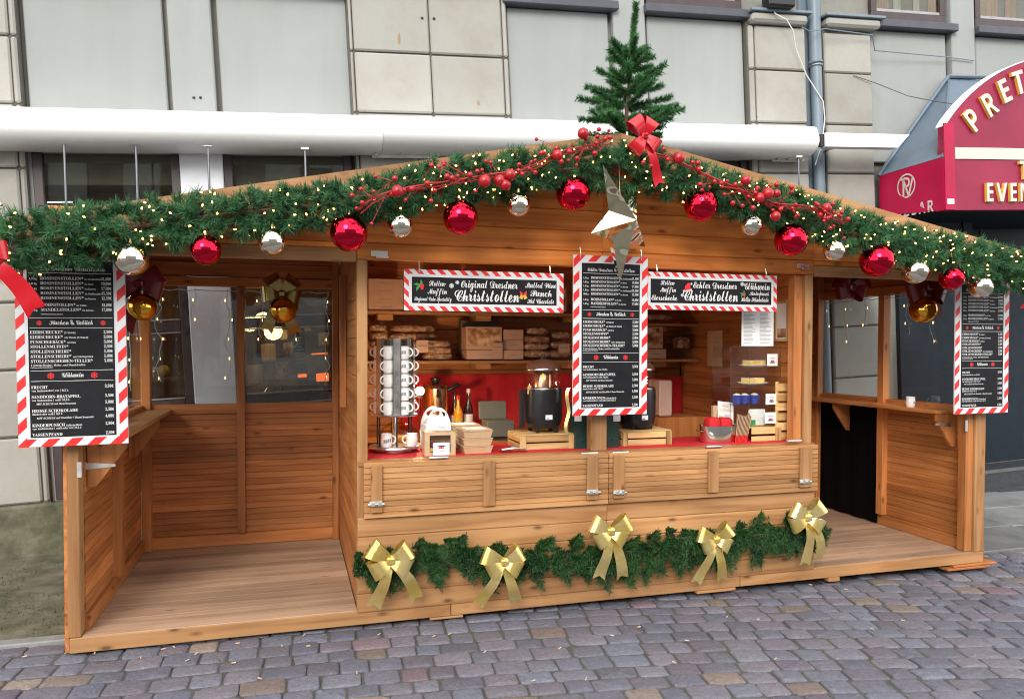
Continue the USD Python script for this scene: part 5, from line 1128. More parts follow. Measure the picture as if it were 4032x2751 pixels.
obj('string', MB().tube([cs_ + [0, 0, .42 * Rr], cs_ + [0, .02, Rr * .95]], .002, 4), zinc, stt)
# icicle lights in the bay windows
def icicles(label, fn, seed, ux0, ux1, ztop, n):
    t = thing('icicle_lights', label, 'icicle lights'); r2 = np.random.default_rng(seed); xs_ = np.linspace(ux0, ux1, n)
    top_ = [fn(x, ztop - .02 * abs(math.sin(k * 1.7))) for k, x in enumerate(np.linspace(ux0, ux1, n * 3))]
    obj('wire', MB().tube(top_, .0035, 4), cable_white, t, True)
    for x in xs_:
        L = r2.uniform(.18, .82); zz = np.arange(0, L, .04); pt = np.array([fn(x + .018 * math.sin(z * 19 + x * 7) + .008 * r2.normal(), ztop - z) for z in zz]); obj('wire', MB().tube(pt, .0032, 4), cable_white, t, True)
        for j in range(2, len(pt), 4):
            e_ = fn(0, 0) * 0; d = np.array([r2.normal(0, .02), r2.normal(0, .02), -.012]); obj('bulb', MB().lathe([(.0, .013), (.003, .009), (.0038, .003), (.003, -.010), (0, -.011)], 6, None, pt[j] + d), bulb_soft, t)
icicles('icicle fairy lights hanging in the back window of the left bay', lambda x, z: np.array([x, 1.852, z]), 41, -1.02, .30, 2.22, 6)
icicles('icicle fairy lights hanging in the side window of the right bay', lambda y, z: np.array([5.312, y, z]), 42, .16, 1.75, 2.22, 7)
icicles('icicle fairy lights hanging in the side window beside the left price board', lambda y, z: np.array([-1.135, y, z]), 43, 1.0, 1.7, 2.22, 3)
# ------------------------------------------------------------------ goods on and behind the counter
CZ = 1.0345
obj('counter_cloth', MB().box((.47, .082, 1.0305), (3.695, .60, CZ), .001), red_cloth, label='red cloth spread on the counter top', cat='cloth')
obj('backdrop_cloth', MB().add(*(lambda n=60: (np.vstack([np.c_[np.linspace(.93, 2.94, n), 1.835 + .006 * np.sin(np.arange(n) * .9), np.full(n, z)] for z in (1.021, 1.50)]), np.array([[i, i + 1, n + i + 1, n + i] for i in range(n - 1)])))()), red_cloth, label='red cloth covering the back wall under the shelves', cat='cloth')
obj('backdrop_cloth', MB().box((3.0, 1.815, .6), (3.69, 1.82, 1.46)), red_cloth, label='red cloth on the back wall right of the middle price board', cat='cloth')
def bxp(x0, y0, x1, y1, Y, dep, c=.003, mb=None, rot=None):
    """Box whose front face stands at depth Y and spans two photographed corners."""
    a, b = P(x0, y1, Y), P(x1, y0, Y); m = mb or MB(); m.box((a[0], Y, a[2]), (b[0], Y + dep, b[2]), c); return m
def on_counter(x, Y): p = P(x, 900, Y); return np.array([p[0], Y, CZ])
# rotating cup rack
slat_steel = metal('dull_steel_slat', (.42, .39, .37), .36)
rc_ = on_counter(895, .40)
rk = thing('cup_rack', 'round metal cup rack with vertical slats, at the left end of the counter', 'cup rack', rc_)
obj('base_disc', MB().lathe([(0, 0), (.12, 0), (.12, .018), (.172, .022), (.176, .030), (.172, .040), (0, .043)], 36), steel, rk, smooth=30)
obj('column', MB().tube([(0, 0, .04), (0, 0, .25)], .017, 12), chrome, rk, True)
zt_ = P(895, 940, .40)[2] - CZ; zs = P(895, 768, .33)[2] - CZ
obj('upper_disc', MB().lathe([(0, zt_ - .006), (.155, zt_ - .006), (.160, zt_), (.155, zt_ + .006), (0, zt_ + .006)], 36), steel, rk, smooth=30)
for k in range(6):
    a = math.radians(-90 + 60 * k); R_ = rz(a)
    sl0 = obj('slat', MB().box((.128, -.024, zt_ + .006), (.131, .024, zs), .001, R_), slat_steel, rk)
    obj('slat_flange', MB().box((.104, -.027, zt_ + .006), (.131, -.0245, zs), .0005, R_).box((.104, .0245, zt_ + .006), (.131, .027, zs), .0005, R_), olive_metal, sl0)
    obj('slat', MB().box((.060, -.040, zt_ + .006), (.066, .040, zs - .01), .001, R_), olive_metal, rk)
    obj('rod', MB().tube([np.array([.125, 0, .04]) @ R_.T, np.array([.125, 0, zt_]) @ R_.T], .0055, 6), black_plastic, rk)
mug = None
MUGP = [(0, .004), (.030, .0), (.034, .006), (.0385, .03), (.0385, .052), (.036, .066), (.036, .084), (.0385, .088), (.036, .089), (.033, .084), (.033, .02), (0, .012)]
def make_mug(label, loc, a):
    global mug
    if mug is not None: return dup(mug, loc, rz(a), label)
    mug = thing('mug', label, 'mug', loc, rz(a))
    b_ = obj('cup', MB().lathe(MUGP, 20), porcelain, mug, smooth=40)
    t = np.linspace(-.5 * np.pi, .5 * np.pi, 9); obj('handle', MB().tube(np.stack([.034 + .030 * np.cos(t), 0 * t, .047 + .027 * np.sin(t)], 1), .0058, 6), porcelain, mug, True)
    pr2 = []
    for q in (-.55, .55, .15, -.2):
        w_ = np.linspace(q - .16, q + .16, 5); l = np.stack([.0391 * np.cos(w_ - np.pi / 2), .0391 * np.sin(w_ - np.pi / 2), np.full(5, .030 + .006 * (q > 0))], 1); pr2.append((l, l + [0, 0, .022]))
    mb = MB()
    for l, r in pr2: mb.strip(l, r)
    obj('print', mb, grey_print, mug)
    return mug
for ci, (ad, cn_) in enumerate(((-120, 'left front'), (-60, 'right front'), (0, 'right rear'), (180, 'left rear'))):
    a = math.radians(ad)
    for lv in range(5):
        make_mug(f'{("lowest", "second lowest", "middle", "second highest", "topmost")[lv]} white mug in the {cn_} column of the cup rack', rc_ + np.array([.106 * math.cos(a), .106 * math.sin(a), zt_ + .007 + lv * .0935]), a + .55 * (1 if ad == -60 else -1) + (np.pi if ad == -120 else 0) * 0)
make_mug('white printed mug standing on the base of the cup rack, left one', on_counter(877, .30) + [0, 0, .043], .1)
make_mug('white printed mug standing on the base of the cup rack, right one', on_counter(935, .29) + [0, 0, .043], math.pi - .2)
lp_ = thing('lamp', 'small lit lamp behind the cup rack', 'lamp'); q = P(953, 887, .75)
obj('bulb', MB().ball(q, .032, 2), lamp_lit, lp_, True); obj('holder', MB().tube([q - [0, 0, .05], q - [0, 0, .02]], .018, 10).tube([[q[0], q[1], CZ - .0], q - [0, 0, .05]], .006, 6), chrome, lp_)
obj('foot', MB().lathe([(0, 0), (.05, 0), (.045, .012), (0, .016)], 16, None, (q[0], q[1], 1.03)), chrome, lp_)
dm = thing('cake_dome', 'amber clear cake dome behind the cup rack', 'cake dome', on_counter(905, .66) - [0, .02, 0]); 
obj('dome', MB().lathe([(.135, .02), (.135, .08), (.12, .13), (.08, .165), (.03, .178), (0, .18)], 28), amber_clear, dm, True); obj('plate', MB().lathe([(0, 0), (.12, 0), (.15, .014), (.148, .02), (0, .012)], 28), crate_x, dm, True)
obj('cake', MB().lathe([(0, .014), (.085, .014), (.085, .06), (.07, .072), (0, .076)], 20), pastry, dm, True)
ur = thing('coffee_urn', 'tall copper coloured coffee urn on the back counter', 'urn', P(988, 1000, 1.42) * [1, 1, 0] + [0, 0, 1.021])
zu = P(988, 873, 1.42)[2] - 1.021
obj('body', MB().lathe([(0, 0), (.115, 0), (.115, .03), (.105, .04), (.105, zu - .03), (.11, zu - .02), (.10, zu), (0, zu + .012)], 28), copper, ur, smooth=30)
obj('lid_knob', MB().lathe([(0, zu + .01), (.03, zu + .01), (.03, zu + .02), (.05, zu + .05), (.03, zu + .065), (0, zu + .066)], 16), black_plastic, ur, True)
obj('handle', MB().tube([(.10, -.02, zu - .05), (.17, -.02, zu - .01), (.20, -.02, zu - .0)], .018, 8), black_plastic, ur, True); obj('tap', MB().box((-.012, -.135, zu - .10), (.012, -.10, zu - .03), .004), black_plastic, ur)
# cake boxes with carrying handles
def gable_box(label, c, w, h, d, yaw, logo=True):
    t = thing('cake_box', label, 'box', c, rz(yaw))
    k = np.linspace(0, np.pi, 15); body = [(-w / 2, 0), (w / 2, 0), (w / 2 + .006, h * .42)] + [(w / 2 * math.cos(a) * 1.02, h * .45 + h * .55 * math.sin(a)) for a in k] + [(-w / 2 - .006, h * .42)]
    hole = sg.LineString([(-w * .18, h * .83), (0, h * .87), (w * .18, h * .83)]).buffer(h * .055, 6)
    fr = sg.Polygon(body).buffer(0).difference(hole)
    obj('front_panel', MB().prism(fr, d / 2 - .003, d / 2, FX), white_card, t); obj('rear_panel', MB().prism(fr, -d / 2, -d / 2 + .003, FX), white_card, t)
    obj('carton', MB().box((-w / 2 + .002, -d / 2 + .004, 0), (w / 2 - .002, d / 2 - .004, h * .60), .004), white_card, t)
    obj('shoulder', MB().add([(-w / 2 + .01, -d / 2 + .004, h * .60), (w / 2 - .01, -d / 2 + .004, h * .60), (w / 2 - .05, 0, h * .80), (-w / 2 + .05, 0, h * .80), (-w / 2 + .01, d / 2 - .004, h * .60), (w / 2 - .01, d / 2 - .004, h * .60)], [[0, 1, 2, 3], [3, 2, 5, 4]]), white_card, t)
    if logo: obj('oval_logo', MB().prism(sa.scale(sg.Point(0, h * .60).buffer(1, 10), .030, .011), d / 2 + .0005, d / 2 + .0015, FX), gold_print, t)
    return t
c = on_counter(989, .42); gable_box('large white cake box with arched handle right of the cup rack', c, .182, P(989, 923, .40)[2] - CZ, .13, .12)
c = on_counter(1000, .26); gable_box('smaller white cake box with arched handle behind the kraft window box', c, .16, P(1000, 960, .24)[2] - CZ, .10, -.05, False)
kb = thing('window_box', 'kraft card window box with pastries behind a price card', 'box'); a, b = P(964, 1030, .10), P(1034, 986, .10)
a[2] = CZ; w, h = b[0] - a[0], b[2] - a[2] + .02
obj('face', MB().prism(sg.box(0, 0, w, h).difference(sg.box(w * .16, h * .14, w * .84, h * .86)), -.10 - .003, -.10, FX, (a[0], 0, CZ)), kraft, kb)
obj('body', MB().box((a[0] + .001, .19, CZ), (b[0] - .001, .195, CZ + h)).box((a[0], .104, CZ), (a[0] + .003, .19, CZ + h)).box((b[0] - .003, .104, CZ), (b[0], .19, CZ + h)).box((a[0], .104, CZ + h - .004), (b[0], .19, CZ + h)), kraft, kb)
obj('window_film', MB().box((a[0] + .02, .1045, CZ + .01), (b[0] - .02, .1055, CZ + h - .01)), acrylic, kb)
for q in range(4): obj('pastry', MB().add(ICO[2].vertices * [.040, .03, .020] + [a[0] + .045 + .032 * q, .15, CZ + .03 + .035 * (q % 2)], ICO[2].faces), (pastry, plain('plum_icing', (.22, .03, .05), .4), icing, kraft)[q], kb, True)
def card(label, x0, y0, x1, y1, Y, tilt=0.0, art=True):
    a, b = P(x0, y1, Y), P(x1, y0, Y); t = thing('price_card', label, 'price card', (a[0], Y, a[2]), rx(tilt)); w, h = b[0] - a[0], b[2] - a[2]
    obj('card', MB().box((0, 0, 0), (w, .002, h)), white_card, t)
    obj('text', sheet_of([sg.box(w * .28, h * .66, w * .74, h * .70), sg.box(w * .40, h * .58, w * .62, h * .61)], .0006, FX), grey_print, t)
    if art:
        obj('red_bow_print', sheet_of([sg.Polygon([(w * .5, h * .40), (w * .34, h * .52), (w * .36, h * .34)]), sg.Polygon([(w * .5, h * .40), (w * .66, h * .52), (w * .64, h * .34)]), sg.Point(w * .5, h * .40).buffer(w * .05, 4)], .0009, FX), red_print, t)
        obj('green_twig_print', sheet_of([sa.scale(sg.Point(w * .5, h * .28).buffer(1, 8), w * .26, h * .06)], .0006, FX), black_print, t)
    return t
card('white price card leaning on the kraft window box', 983, 1032, 1020, 1005, .085)
def carton(label, c, w, d, h, yaw, lidded):
    t = thing('kraft_carton', label, 'carton', c, rz(yaw)); e = .012
    obj('tray', MB().add([(-w / 2 + e, -d / 2 + e, 0), (w / 2 - e, -d / 2 + e, 0), (w / 2 - e, d / 2 - e, 0), (-w / 2 + e, d / 2 - e, 0), (-w / 2, -d / 2, h), (w / 2, -d / 2, h), (w / 2, d / 2, h), (-w / 2, d / 2, h)], BOXF), kraft, t)
    obj('rim', MB().box((-w / 2 - .004, -d / 2 - .004, h), (w / 2 + .004, d / 2 + .004, h + .004), .001), kraft, t)
    if lidded:
        obj('lid', MB().box((-w / 2 + .003, -d / 2 + .003, h + .0045), (w / 2 - .003, d / 2 - .003, h + .012), .003), kraft, t); obj('label', MB().box((-w / 2 + .03, -d / 2 + .02, h + .0122), (w / 2 - .03, d / 2 - .03, h + .0132)), white_card, t)
    return t
cc = P(1077, 1000, .22); zc_ = CZ
hh = [(P(1077, y, .12)[2]) for y in (1028, 1010, 990, 972)]
for k in range(3): carton(f'brown folded carton in the front stack, {("lowest", "middle", "topmost with a white label")[k]} of three', (cc[0] + (.0, .002, -.003)[k], .22, CZ + .052 * k), .205, .20, .046, (.03, -.02, .05)[k], k == 2)
carton('brown folded carton standing behind the front stack', (cc[0] - .02, .47, CZ + .11), .21, .20, .046, 0, True); 
obj('carton_pile', MB().box((cc[0] - .12, .38, CZ), (cc[0] + .08, .56, CZ + .109), .004), kraft, label='plain kraft box under the rear folded carton', cat='box')
# bottles
def bottle(label, x, Y, ytop, r, body, cap, lab=True, mat2=None):
    p = P(x, 900, Y); z0 = 1.021; h = P(x, ytop, Y)[2] - z0; t = thing('bottle', label, 'bottle', (p[0], Y, z0))
    obj('glass', MB().lathe([(0, 0), (r, 0), (r, h * .52), (r * .85, h * .60), (r * .36, h * .74), (r * .33, h * .93), (0, h * .93)], 18), body, t, smooth=40)
    obj('cap', MB().lathe([(r * .40, h * .90), (r * .42, h * .99), (0, h)], 12), cap, t)
    if lab: obj('label', MB().lathe([(r * 1.01, h * .14), (r * 1.01, h * .42)], 18), mat2 or white_card, t, True)
    return t
liq_y = plain('egg_liqueur', (.80, .36, .02), .2, coat=.5); liq_d = plain('dark_glass', (.05, .012, .010), .12, coat=.6)
bottle('dark bottle with a thin pourer, leftmost of three on the back counter', 1032, 1.52, 888, .036, liq_d, black_plastic)
bottle('bottle of orange yellow liqueur with a red cap, middle of three', 1040, 1.40, 897, .040, liq_y, red_print, True, gold_print)
bottle('dark red bottle with a white label and long neck, rightmost of three', 1063, 1.46, 881, .040, liq_d, white_card)
# cash box with open lid
cx0 = thing('cash_box', 'olive grey metal cash box with its lid open, behind the counter', 'cash box')
a, b = P(1107, 1000, .80), P(1168, 955, .80); obj('box', MB().box((a[0], .80, 1.03), (b[0], 1.0, b[2]), .005), olive_metal, cx0); obj('drawer', MB().box((a[0] + .01, .795, 1.04), (b[0] - .01, .80, 1.06)), black_plastic, cx0)
q = P(1130, 912, 1.02); obj('lid', MB().box((a[0] - .02, -.006, 0), (b[0] - .01, .006, q[2] - b[2] + .01), .003, rx(-.12), (0, 1.0, b[2])), olive_metal, cx0)
for dx in (.06, .12): obj('rivet', MB().ball((a[0] + dx, 1.005, b[2] + .06), .004, 1), steel, cx0)
obj('cash_box_stand', MB().box((a[0] - .03, .62, .70), (b[0] + .05, 1.06, 1.029)), wz, label='low wooden cabinet that carries the cash box', cat='cabinet')
# crates and hot drink dispensers
def crate(label, a, b, Y0, Y1, ztop, gap=True):
    t = thing('wooden_crate', label, 'crate'); x0, x1 = a, b
    hs = (ztop - CZ)
    for k in range(2):
        z0, z1 = CZ + k * hs * .54, CZ + k * hs * .54 + hs * .44
        for y in (Y0, Y1 - .010): obj('slat', MB().box((x0, y, z0), (x1, y + .009, z1), .002), crate_x, t)
        for x in (x0 + .0, x1 - .009): obj('side_slat', MB().box((x, Y0 + .0105, z0), (x + .009, Y1 - .0105, z1), .002), crate_y, t)
    for x in (x0 + .001, x1 - .046):
        obj('corner_post', MB().box((x, Y0 - .010, CZ), (x + .045, Y0 - .0005, ztop), .002), scorched, t); obj('corner_post', MB().box((x, Y1 + .0005, CZ), (x + .045, Y1 + .010, ztop), .002), scorched, t)
    n = 6
    for k in range(n): y = Y0 + (Y1 - Y0) * k / n; obj('top_slat', MB().box((x0, y + .002, ztop), (x1, y + (Y1 - Y0) / n - .004, ztop + .009), .002), crate_x, t)
    return t
def dispenser(label, x, Y, zb, full=True):
    c = P(x, 900, Y); t = thing('drink_dispenser', label, 'dispenser', (c[0], Y, zb)); s_ = .98
    g = lambda y: P(x, y, Y)[2] - zb
    H0, H1, H2, H3 = g(962), g(880), g(836), g(826)
    r = .138
    obj('tank', MB().lathe([(0, H0 - .02), (r * .80, H0 - .02), (r * .93, H0 + .01), (r, H0 + .06), (r, H1 - .02), (r * .96, H1), (0, H1)], 32), black_plastic, t, smooth=35)
    obj('steel_rim', MB().lathe([(r * .95, H1 - .004), (r * .99, H1), (r * .95, H1 + .006)], 32), chrome, t, True)
    obj('clear_cylinder', MB().lathe([(r * .92, H1 + .004), (r * .92, H2 - .01)], 32), acrylic, t, True)
    obj('inner_funnel', MB().lathe([(r * .50, H1 + .004), (r * .50, H2 - .02), (0, H2 - .02)], 20), copper, t, True)
    obj('steel_rim', MB().lathe([(r * .93, H2 - .012), (r * .96, H2 - .006), (r * .93, H2 + .002)], 32), chrome, t, True)
    obj('lid', MB().lathe([(r * .94, H2 + .002), (r * .86, H2 + .028), (r * .6, H2 + .055), (r * .2, H2 + .068), (0, H2 + .07)], 32), brown_shell, t, True)
    obj('knob', MB().lathe([(0, H2 + .068), (.014, H2 + .068), (.012, H2 + .085), (.016, H2 + .10), (0, H2 + .105)], 12), black_plastic, t, True)
    for a in (-2.3, -.85, .7, 2.4): obj('foot', MB().box((-.014, -.014, .0), (.014, .014, H0 + .0), .004, None, (r * .75 * math.cos(a), r * .75 * math.sin(a), 0)), black_plastic, t)
    obj('rating_plate', MB().box((-.028, -r * 1.0 - .002, H0 + .045), (.022, -r * .97, H0 + .078), .001), white_card, t)
    obj('plate_mark', MB().box((-.024, -r * 1.0 - .0032, H0 + .050), (-.004, -r * 1.0 - .0022, H0 + .056)), plain('blue_print', (.05, .2, .45), .5), t)
    obj('handle_column', MB().box((-r - .045, -.03, .03), (-r - .012, .01, H1 - .01), .006), black_plastic, t)
    obj('tap_lever', MB().box((-r - .030, -.055, H1 - .06), (-r - .005, -.03, H1 + .005), .006, ry(.12)), crate_z, t)
    tri = sg.Polygon([(-.018, 0), (.018, 0), (0, .032)]); obj('warning_sign', MB().prism(tri, r * .935, r * .937, FX @ rz(-.35).T, (0, 0, H2 - .06)), plain('warning_yellow', (.8, .6, .02), .5), t)
    return t
x0, x1 = on_counter(1184, .22)[0], on_counter(1302, .22)[0]; zt1 = P(1240, 984, .22)[2]
crate('slatted wooden crate under the left drink dispenser', x0 - .02, x1, .20, .50, zt1 - .009); dispenser('black drink dispenser with clear top, left of the middle price board', 1233, .36, zt1 + .0005)
x0, x1 = on_counter(1410, .22)[0], on_counter(1523, .22)[0]; zt2 = P(1465, 976, .22)[2]
crate('slatted wooden crate under the right drink dispenser', x0, x1, .21, .50, zt2 - .009); dispenser('black drink dispenser with clear top, half hidden behind the middle price board', 1446, .36, zt2 + .0005)
sd = thing('cast_stand', 'dark green cast metal stand behind the middle post', 'stand')
for x0, x1 in ((1305, 1340), (1378, 1405)):
    a, b = P(x0, 1012, .16), P(x1, 940, .16); q = -1 if x0 < 1340 else 1
    obj('leg', MB().prism(sg.Polygon([(a[0], CZ), (b[0], CZ), (b[0] - q * .008, b[2] + .08), (a[0] - q * .012, b[2] + .08)]), -.30, -.16, FX), dark_iron, sd); obj('bolt', MB().ball(((a[0] + b[0]) / 2, .157, CZ + .06), .008, 1), dark_iron, sd)
a, b = P(1305, 960, .18), P(1405, 935, .18); obj('crossbar', MB().box((a[0] + .01, .18, a[2]), (b[0] - .01, .30, b[2] + .03), .01), dark_iron, sd)
for x0, x1 in ((1304, 1320), (1392, 1408)): obj('picture_label', bxp(x0, 942, x1, 956, .154, .002, 0), white_card, sd)
tg = thing('serving_tongs', 'clear plastic tongs and tray in front of the left crate', 'tongs'); q = on_counter(1165, .16)
obj('tray', MB().box(q + [-.10, -.045, 0], q + [.09, .045, .008], .003), amber_clear, tg); obj('tongs', MB().tube([q + [-.08, -.01, .014], q + [0, -.02, .022], q + [.09, .0, .014]], .005, 6).tube([q + [-.08, .012, .014], q + [0, .02, .022], q + [.09, .004, .014]], .005, 6), steel, tg)
obj('beige_machine', bxp(1497, 863, 1527, 945, .95, .22, .012), beige_plastic, label='beige machine housing right of the drink dispensers', cat='machine')
obj('machine_shelf', MB().box((2.95, .9, .80), (3.42, 1.25, P(1510, 946, .95)[2] - .002), .004), wz, label='dark wooden stand under the beige machine', cat='stand')
rb = thing('gold_ribbon_streamer', 'gold ribbon hanging beside the left edge of the middle price board', 'ribbon')
pts_ = np.array([P(x, y, .02) for x, y in ((1290, 880), (1286, 905), (1290, 935), (1284, 960), (1288, 985))]); sl_ = spline(pts_, 20); obj('ribbon', MB().strip(sl_ + [-.010, 0, 0], sl_ + [.010, -.012, 0]), gold_ribbon, rb, True)
# right end of the counter: napkin pot, leaflet holder, paper bags, display case, crate
pt = thing('steel_pot', 'oval steel pot full of folded red napkins', 'pot'); q = on_counter(1630, .24); hp = P(1630, 968, .15)[2] - CZ
prof = np.array([(.0, 0), (.13, 0), (.142, .012), (.150, hp), (.156, hp + .003), (.147, hp + .001), (.138, .02), (0, .012)]); mb = MB().lathe(prof, 36); mb.v[0] = mb.v[0] * [1.0, .62, 1]
mb.v[0] = mb.v[0] + q; obj('pan', mb, chrome, pt, smooth=35)
for sg_ in (-1, 1): t_ = np.linspace(-1.1, 1.1, 9); obj('handle', MB().tube(np.stack([q[0] + sg_ * (.145 + .028 * np.cos(t_)), q[1] + .04 * np.sin(t_), np.full(9, CZ + hp * .72)], 1), .004, 6), chrome, pt, True)
for k, (dx, dz, yaw) in enumerate(((-.052, .0, .10), (.055, -.004, -.06))):
    n_ = MB().box((-.052, -.05, CZ + .02), (.052, .05, CZ + hp + .062 + dz), .020, rz(yaw), (q[0] + dx, q[1], 0)); obj('napkins', n_, red_cloth, label=f'folded red paper napkins in the steel pot, {("left", "right")[k]} pile', cat='napkins', smooth=50)
lf = thing('leaflet', 'white leaflet with golden script lettering leaning behind the napkin pot', 'leaflet'); a, b = P(1626, 958, .30), P(1688, 897, .30); w, h = .135, .175
lm = rx(-.22) @ ry(.12); L0 = np.array([a[0] + .02, .31, a[2] - .01])
UsdGeom.Xformable(lf).AddTransformOp().Set(Gf.Matrix4d(*[float(z) for z in np.vstack([np.c_[lm.T, np.zeros(3)], [*L0, 1]]).ravel()]))
obj('sheet', MB().box((0, 0, 0), (w, .003, h)), white_card, lf)
obj('gold_lettering', sheet_of(text_poly('Dresdner', 'script', .016, w * .5, h * .78, 'c', w * .5) + text_poly('Christstollen', 'script', .024, w * .5, h * .58, 'c', w * .9) + [sg.Polygon([(w * .04, h * .36), (w * .32, h * .34), (w * .30, h * .24), (w * .04, h * .26)])], .0006, FX), gold_print, lf)
obj('small_text', sheet_of([sg.box(w * .40, h * (.40 - .03 * k), w * .75, h * (.415 - .03 * k)) for k in range(6)], .0006, FX), grey_print, lf)
for k in range(9):
    q = on_counter(1682, .20) + [.009 * k, .004 * k, 0]; obj('paper_bag', MB().box((0, -.05, 0), (.0065, .07, .205 - .003 * k), .0005, rz(-.35) @ ry(.16), q), kraft, label=None) if False else None
pb = thing('paper_bag_bundle', 'upright bundle of thin brown paper bags with red bases beside the leaflet', 'paper bags')
for k in range(10):
    q = on_counter(1668, .20) + [.0125 * k, .003 * k, 0]; R_ = rz(-.5) @ ry(.10 + .008 * k)
    pbg = obj('bag', MB().box((0, -.06, .002), (.0045, .06, .205 + rng.uniform(-.008, .008)), .0005, R_, q), kraft, pb); obj('red_base', MB().box((-.0006, -.0606, .0), (.0051, .0606, .055), .0, R_, q), red_print, pbg)
obj('paper_bag_holder', bxp(1618, 920, 1640, 962, .34, .03, .002), kraft, label='brown paper packet behind the leaflet', cat='packet')
ds = thing('display_case', 'clear acrylic display case with three shelves of pastries', 'display case')
a, b = P(1657, 988, .20), P(1772, 787, .20); zb = P(1740, 968, .20)[2]; X0, X1, Y0, Y1, Z0, Z1 = a[0], b[0], .20, .46, zb, b[2]
for nm, p, q in (('side_wall', (X0, Y0, Z0), (X0 + .004, Y1, Z1)), ('side_wall', (X1 - .004, Y0, Z0), (X1, Y1, Z1)), ('rear_wall', (X0 + .004, Y1 - .004, Z0), (X1 - .004, Y1, Z1)), ('top', (X0, Y0, Z1), (X1, Y1, Z1 + .004)), ('front_door', (X0 + .004, Y0, Z0), ((X0 + X1) * .5 - .06, Y0 + .003, Z1)), ('front_door', ((X0 + X1) * .5 - .056, Y0, Z0), (X1 - .004, Y0 + .003, Z1))): obj(nm, MB().box(p, q), acrylic, ds)
edge = MB()
for x in (X0, X1): edge.box((x - .002, Y0 - .002, Z0), (x + .002, Y0 + .002, Z1)); 
edge.box((X0, Y0 - .002, Z1), (X1, Y0 + .002, Z1 + .004)); edge.box(((X0 + X1) * .5 - .059, Y0 - .002, Z0), ((X0 + X1) * .5 - .056, Y0 + .0, Z1))
obj('bright_edges', edge, glassy('acrylic_edge', (.75, .8, .8), 3.0, .15), ds)
zsh = [P(1700, y, .22)[2] for y in (835, 876, 918)]
for z in zsh: obj('shelf', MB().box((X0 + .005, Y0 + .006, z), (X1 - .005, Y1 - .005, z + .004)), acrylic, ds)
for k, (yy, lab) in enumerate(((831, 'upper'), (873, 'second'))):
    pp = thing('pastry_plate', f'paper plate of yellow sponge pastries on the {lab} shelf of the display case', 'pastry plate'); z = zsh[k] + .0045; xm = P(1714, 900, .30)[0] - (.01 if k else 0)
    pm = MB().lathe([(0, .004), (.08, .004), (.125, .018), (.124, .0195), (.08, .0055), (0, .0055)], 24); pm.v[0] = pm.v[0] * [1, .8, 1] + [xm, .32, z]; obj('plate', pm, white_card, pp, smooth=40)
    for dx, dy, yw in ((-.058, -.02, .35), (.052, .0, -.45)):
        s_ = obj('slice', MB().box((-.040, -.035, z + .008), (.040, .035, z + .046), .004, rz(yw), (xm + dx, .32 + dy, 0)), pastry, pp); obj('icing', MB().box((-.041, -.036, z + .046), (.041, .036, z + .053), .002, rz(yw), (xm + dx, .32 + dy, 0)), icing, s_)
for k, x in enumerate((1672, 1690, 1712)):
    mf = thing('muffin', f'muffin in blue paper on the third shelf, {("leftmost", "middle", "rightmost")[k]} one', 'muffin'); q = P(x, 900, .30); z = zsh[2] + .0045
    obj('paper_cup', MB().lathe([(0, 0), (.028, 0), (.040, .05), (.046, .066), (.036, .05), (0, .05)], 14, None, (q[0], .30, z)), blue_paper, mf, smooth=20); obj('crumb', MB().add(ICO[2].vertices * [.033, .033, .024] + [q[0], .30, z + .055], ICO[2].faces), icing, mf, True)
ft = thing('foam_tray', 'pale foam tray with a green label at the bottom of the display case', 'tray'); a, b = P(1702, 962, .24), P(1740, 928, .24)
obj('tray', MB().box((a[0], .25, Z0 + .003), (b[0], .27, b[2]), .008, None), foam, ft); obj('label', MB().box((a[0] + .008, .248, Z0 + .01), (a[0] + .055, .2495, Z0 + .05)), green_print, ft)
card('white price card on the upper shelf of the display case', 1741, 803, 1765, 830, .196); card('white price card on the third shelf of the display case', 1738, 893, 1764, 918, .196); card('white price card at the bottom of the display case', 1736, 935, 1762, 961, .196)
cr = thing('wooden_crate', 'small scorched wooden crate under the display case', 'crate'); a, b = P(1706, 1000, .19), P(1772, 970, .19); x0, x1 = a[0], b[0]; zt3 = Z0 - .004
obj('slat', MB().box((x0, .19, CZ + (zt3 - CZ) * .52), (x1 - .01, .20, zt3), .002), crate_x, cr); obj('slat', MB().box((x0, .19, CZ), (x1 - .01, .20, CZ + (zt3 - CZ) * .36), .002), crate_x, cr)
obj('corner_post', MB().box((x1 - .05, .18, CZ), (x1, .1895, zt3), .002), scorched, cr); obj('corner_post', MB().box((X0, .18, CZ), (X0 + .02, .1895, zt3), .002), scorched, cr); obj('top', MB().box((X0 - .01, .19, zt3), (x1, .46, zt3 + .003)), crate_x, cr); obj('rear_slat', MB().box((X0, .45, CZ), (x1, .46, zt3), .001), crate_x, cr)
bc = thing('wooden_crate', 'upright slatted wooden crate at the right end of the counter', 'crate'); a, b = P(1775, 998, .17), P(1806, 866, .17); ztp = b[2]
for k in range(6): z0 = CZ + .004 + k * (ztp - CZ) / 6; obj('slat', MB().box((a[0] - .04, .182, z0), (b[0] - .015, .19, z0 + (ztp - CZ) / 6 - .016), .001), crate_x, bc)
obj('corner_post', MB().box((b[0] - .035, .17, CZ), (b[0], .182, ztp), .002), crate_z, bc); obj('side_panel', MB().box((b[0] - .012, .182, CZ), (b[0], .42, ztp), .002), crate_z, bc); obj('corner_post', MB().box((a[0] - .04, .191, CZ), (a[0] - .02, .21, ztp), .002), crate_z, bc)
obj('loose_board', MB().box((-.016, .0, 0), (.016, .02, .62), .003, ry(.012), P(1812, 955, .07)), wz, label='loose board fixed upright against the right counter post', cat='board')
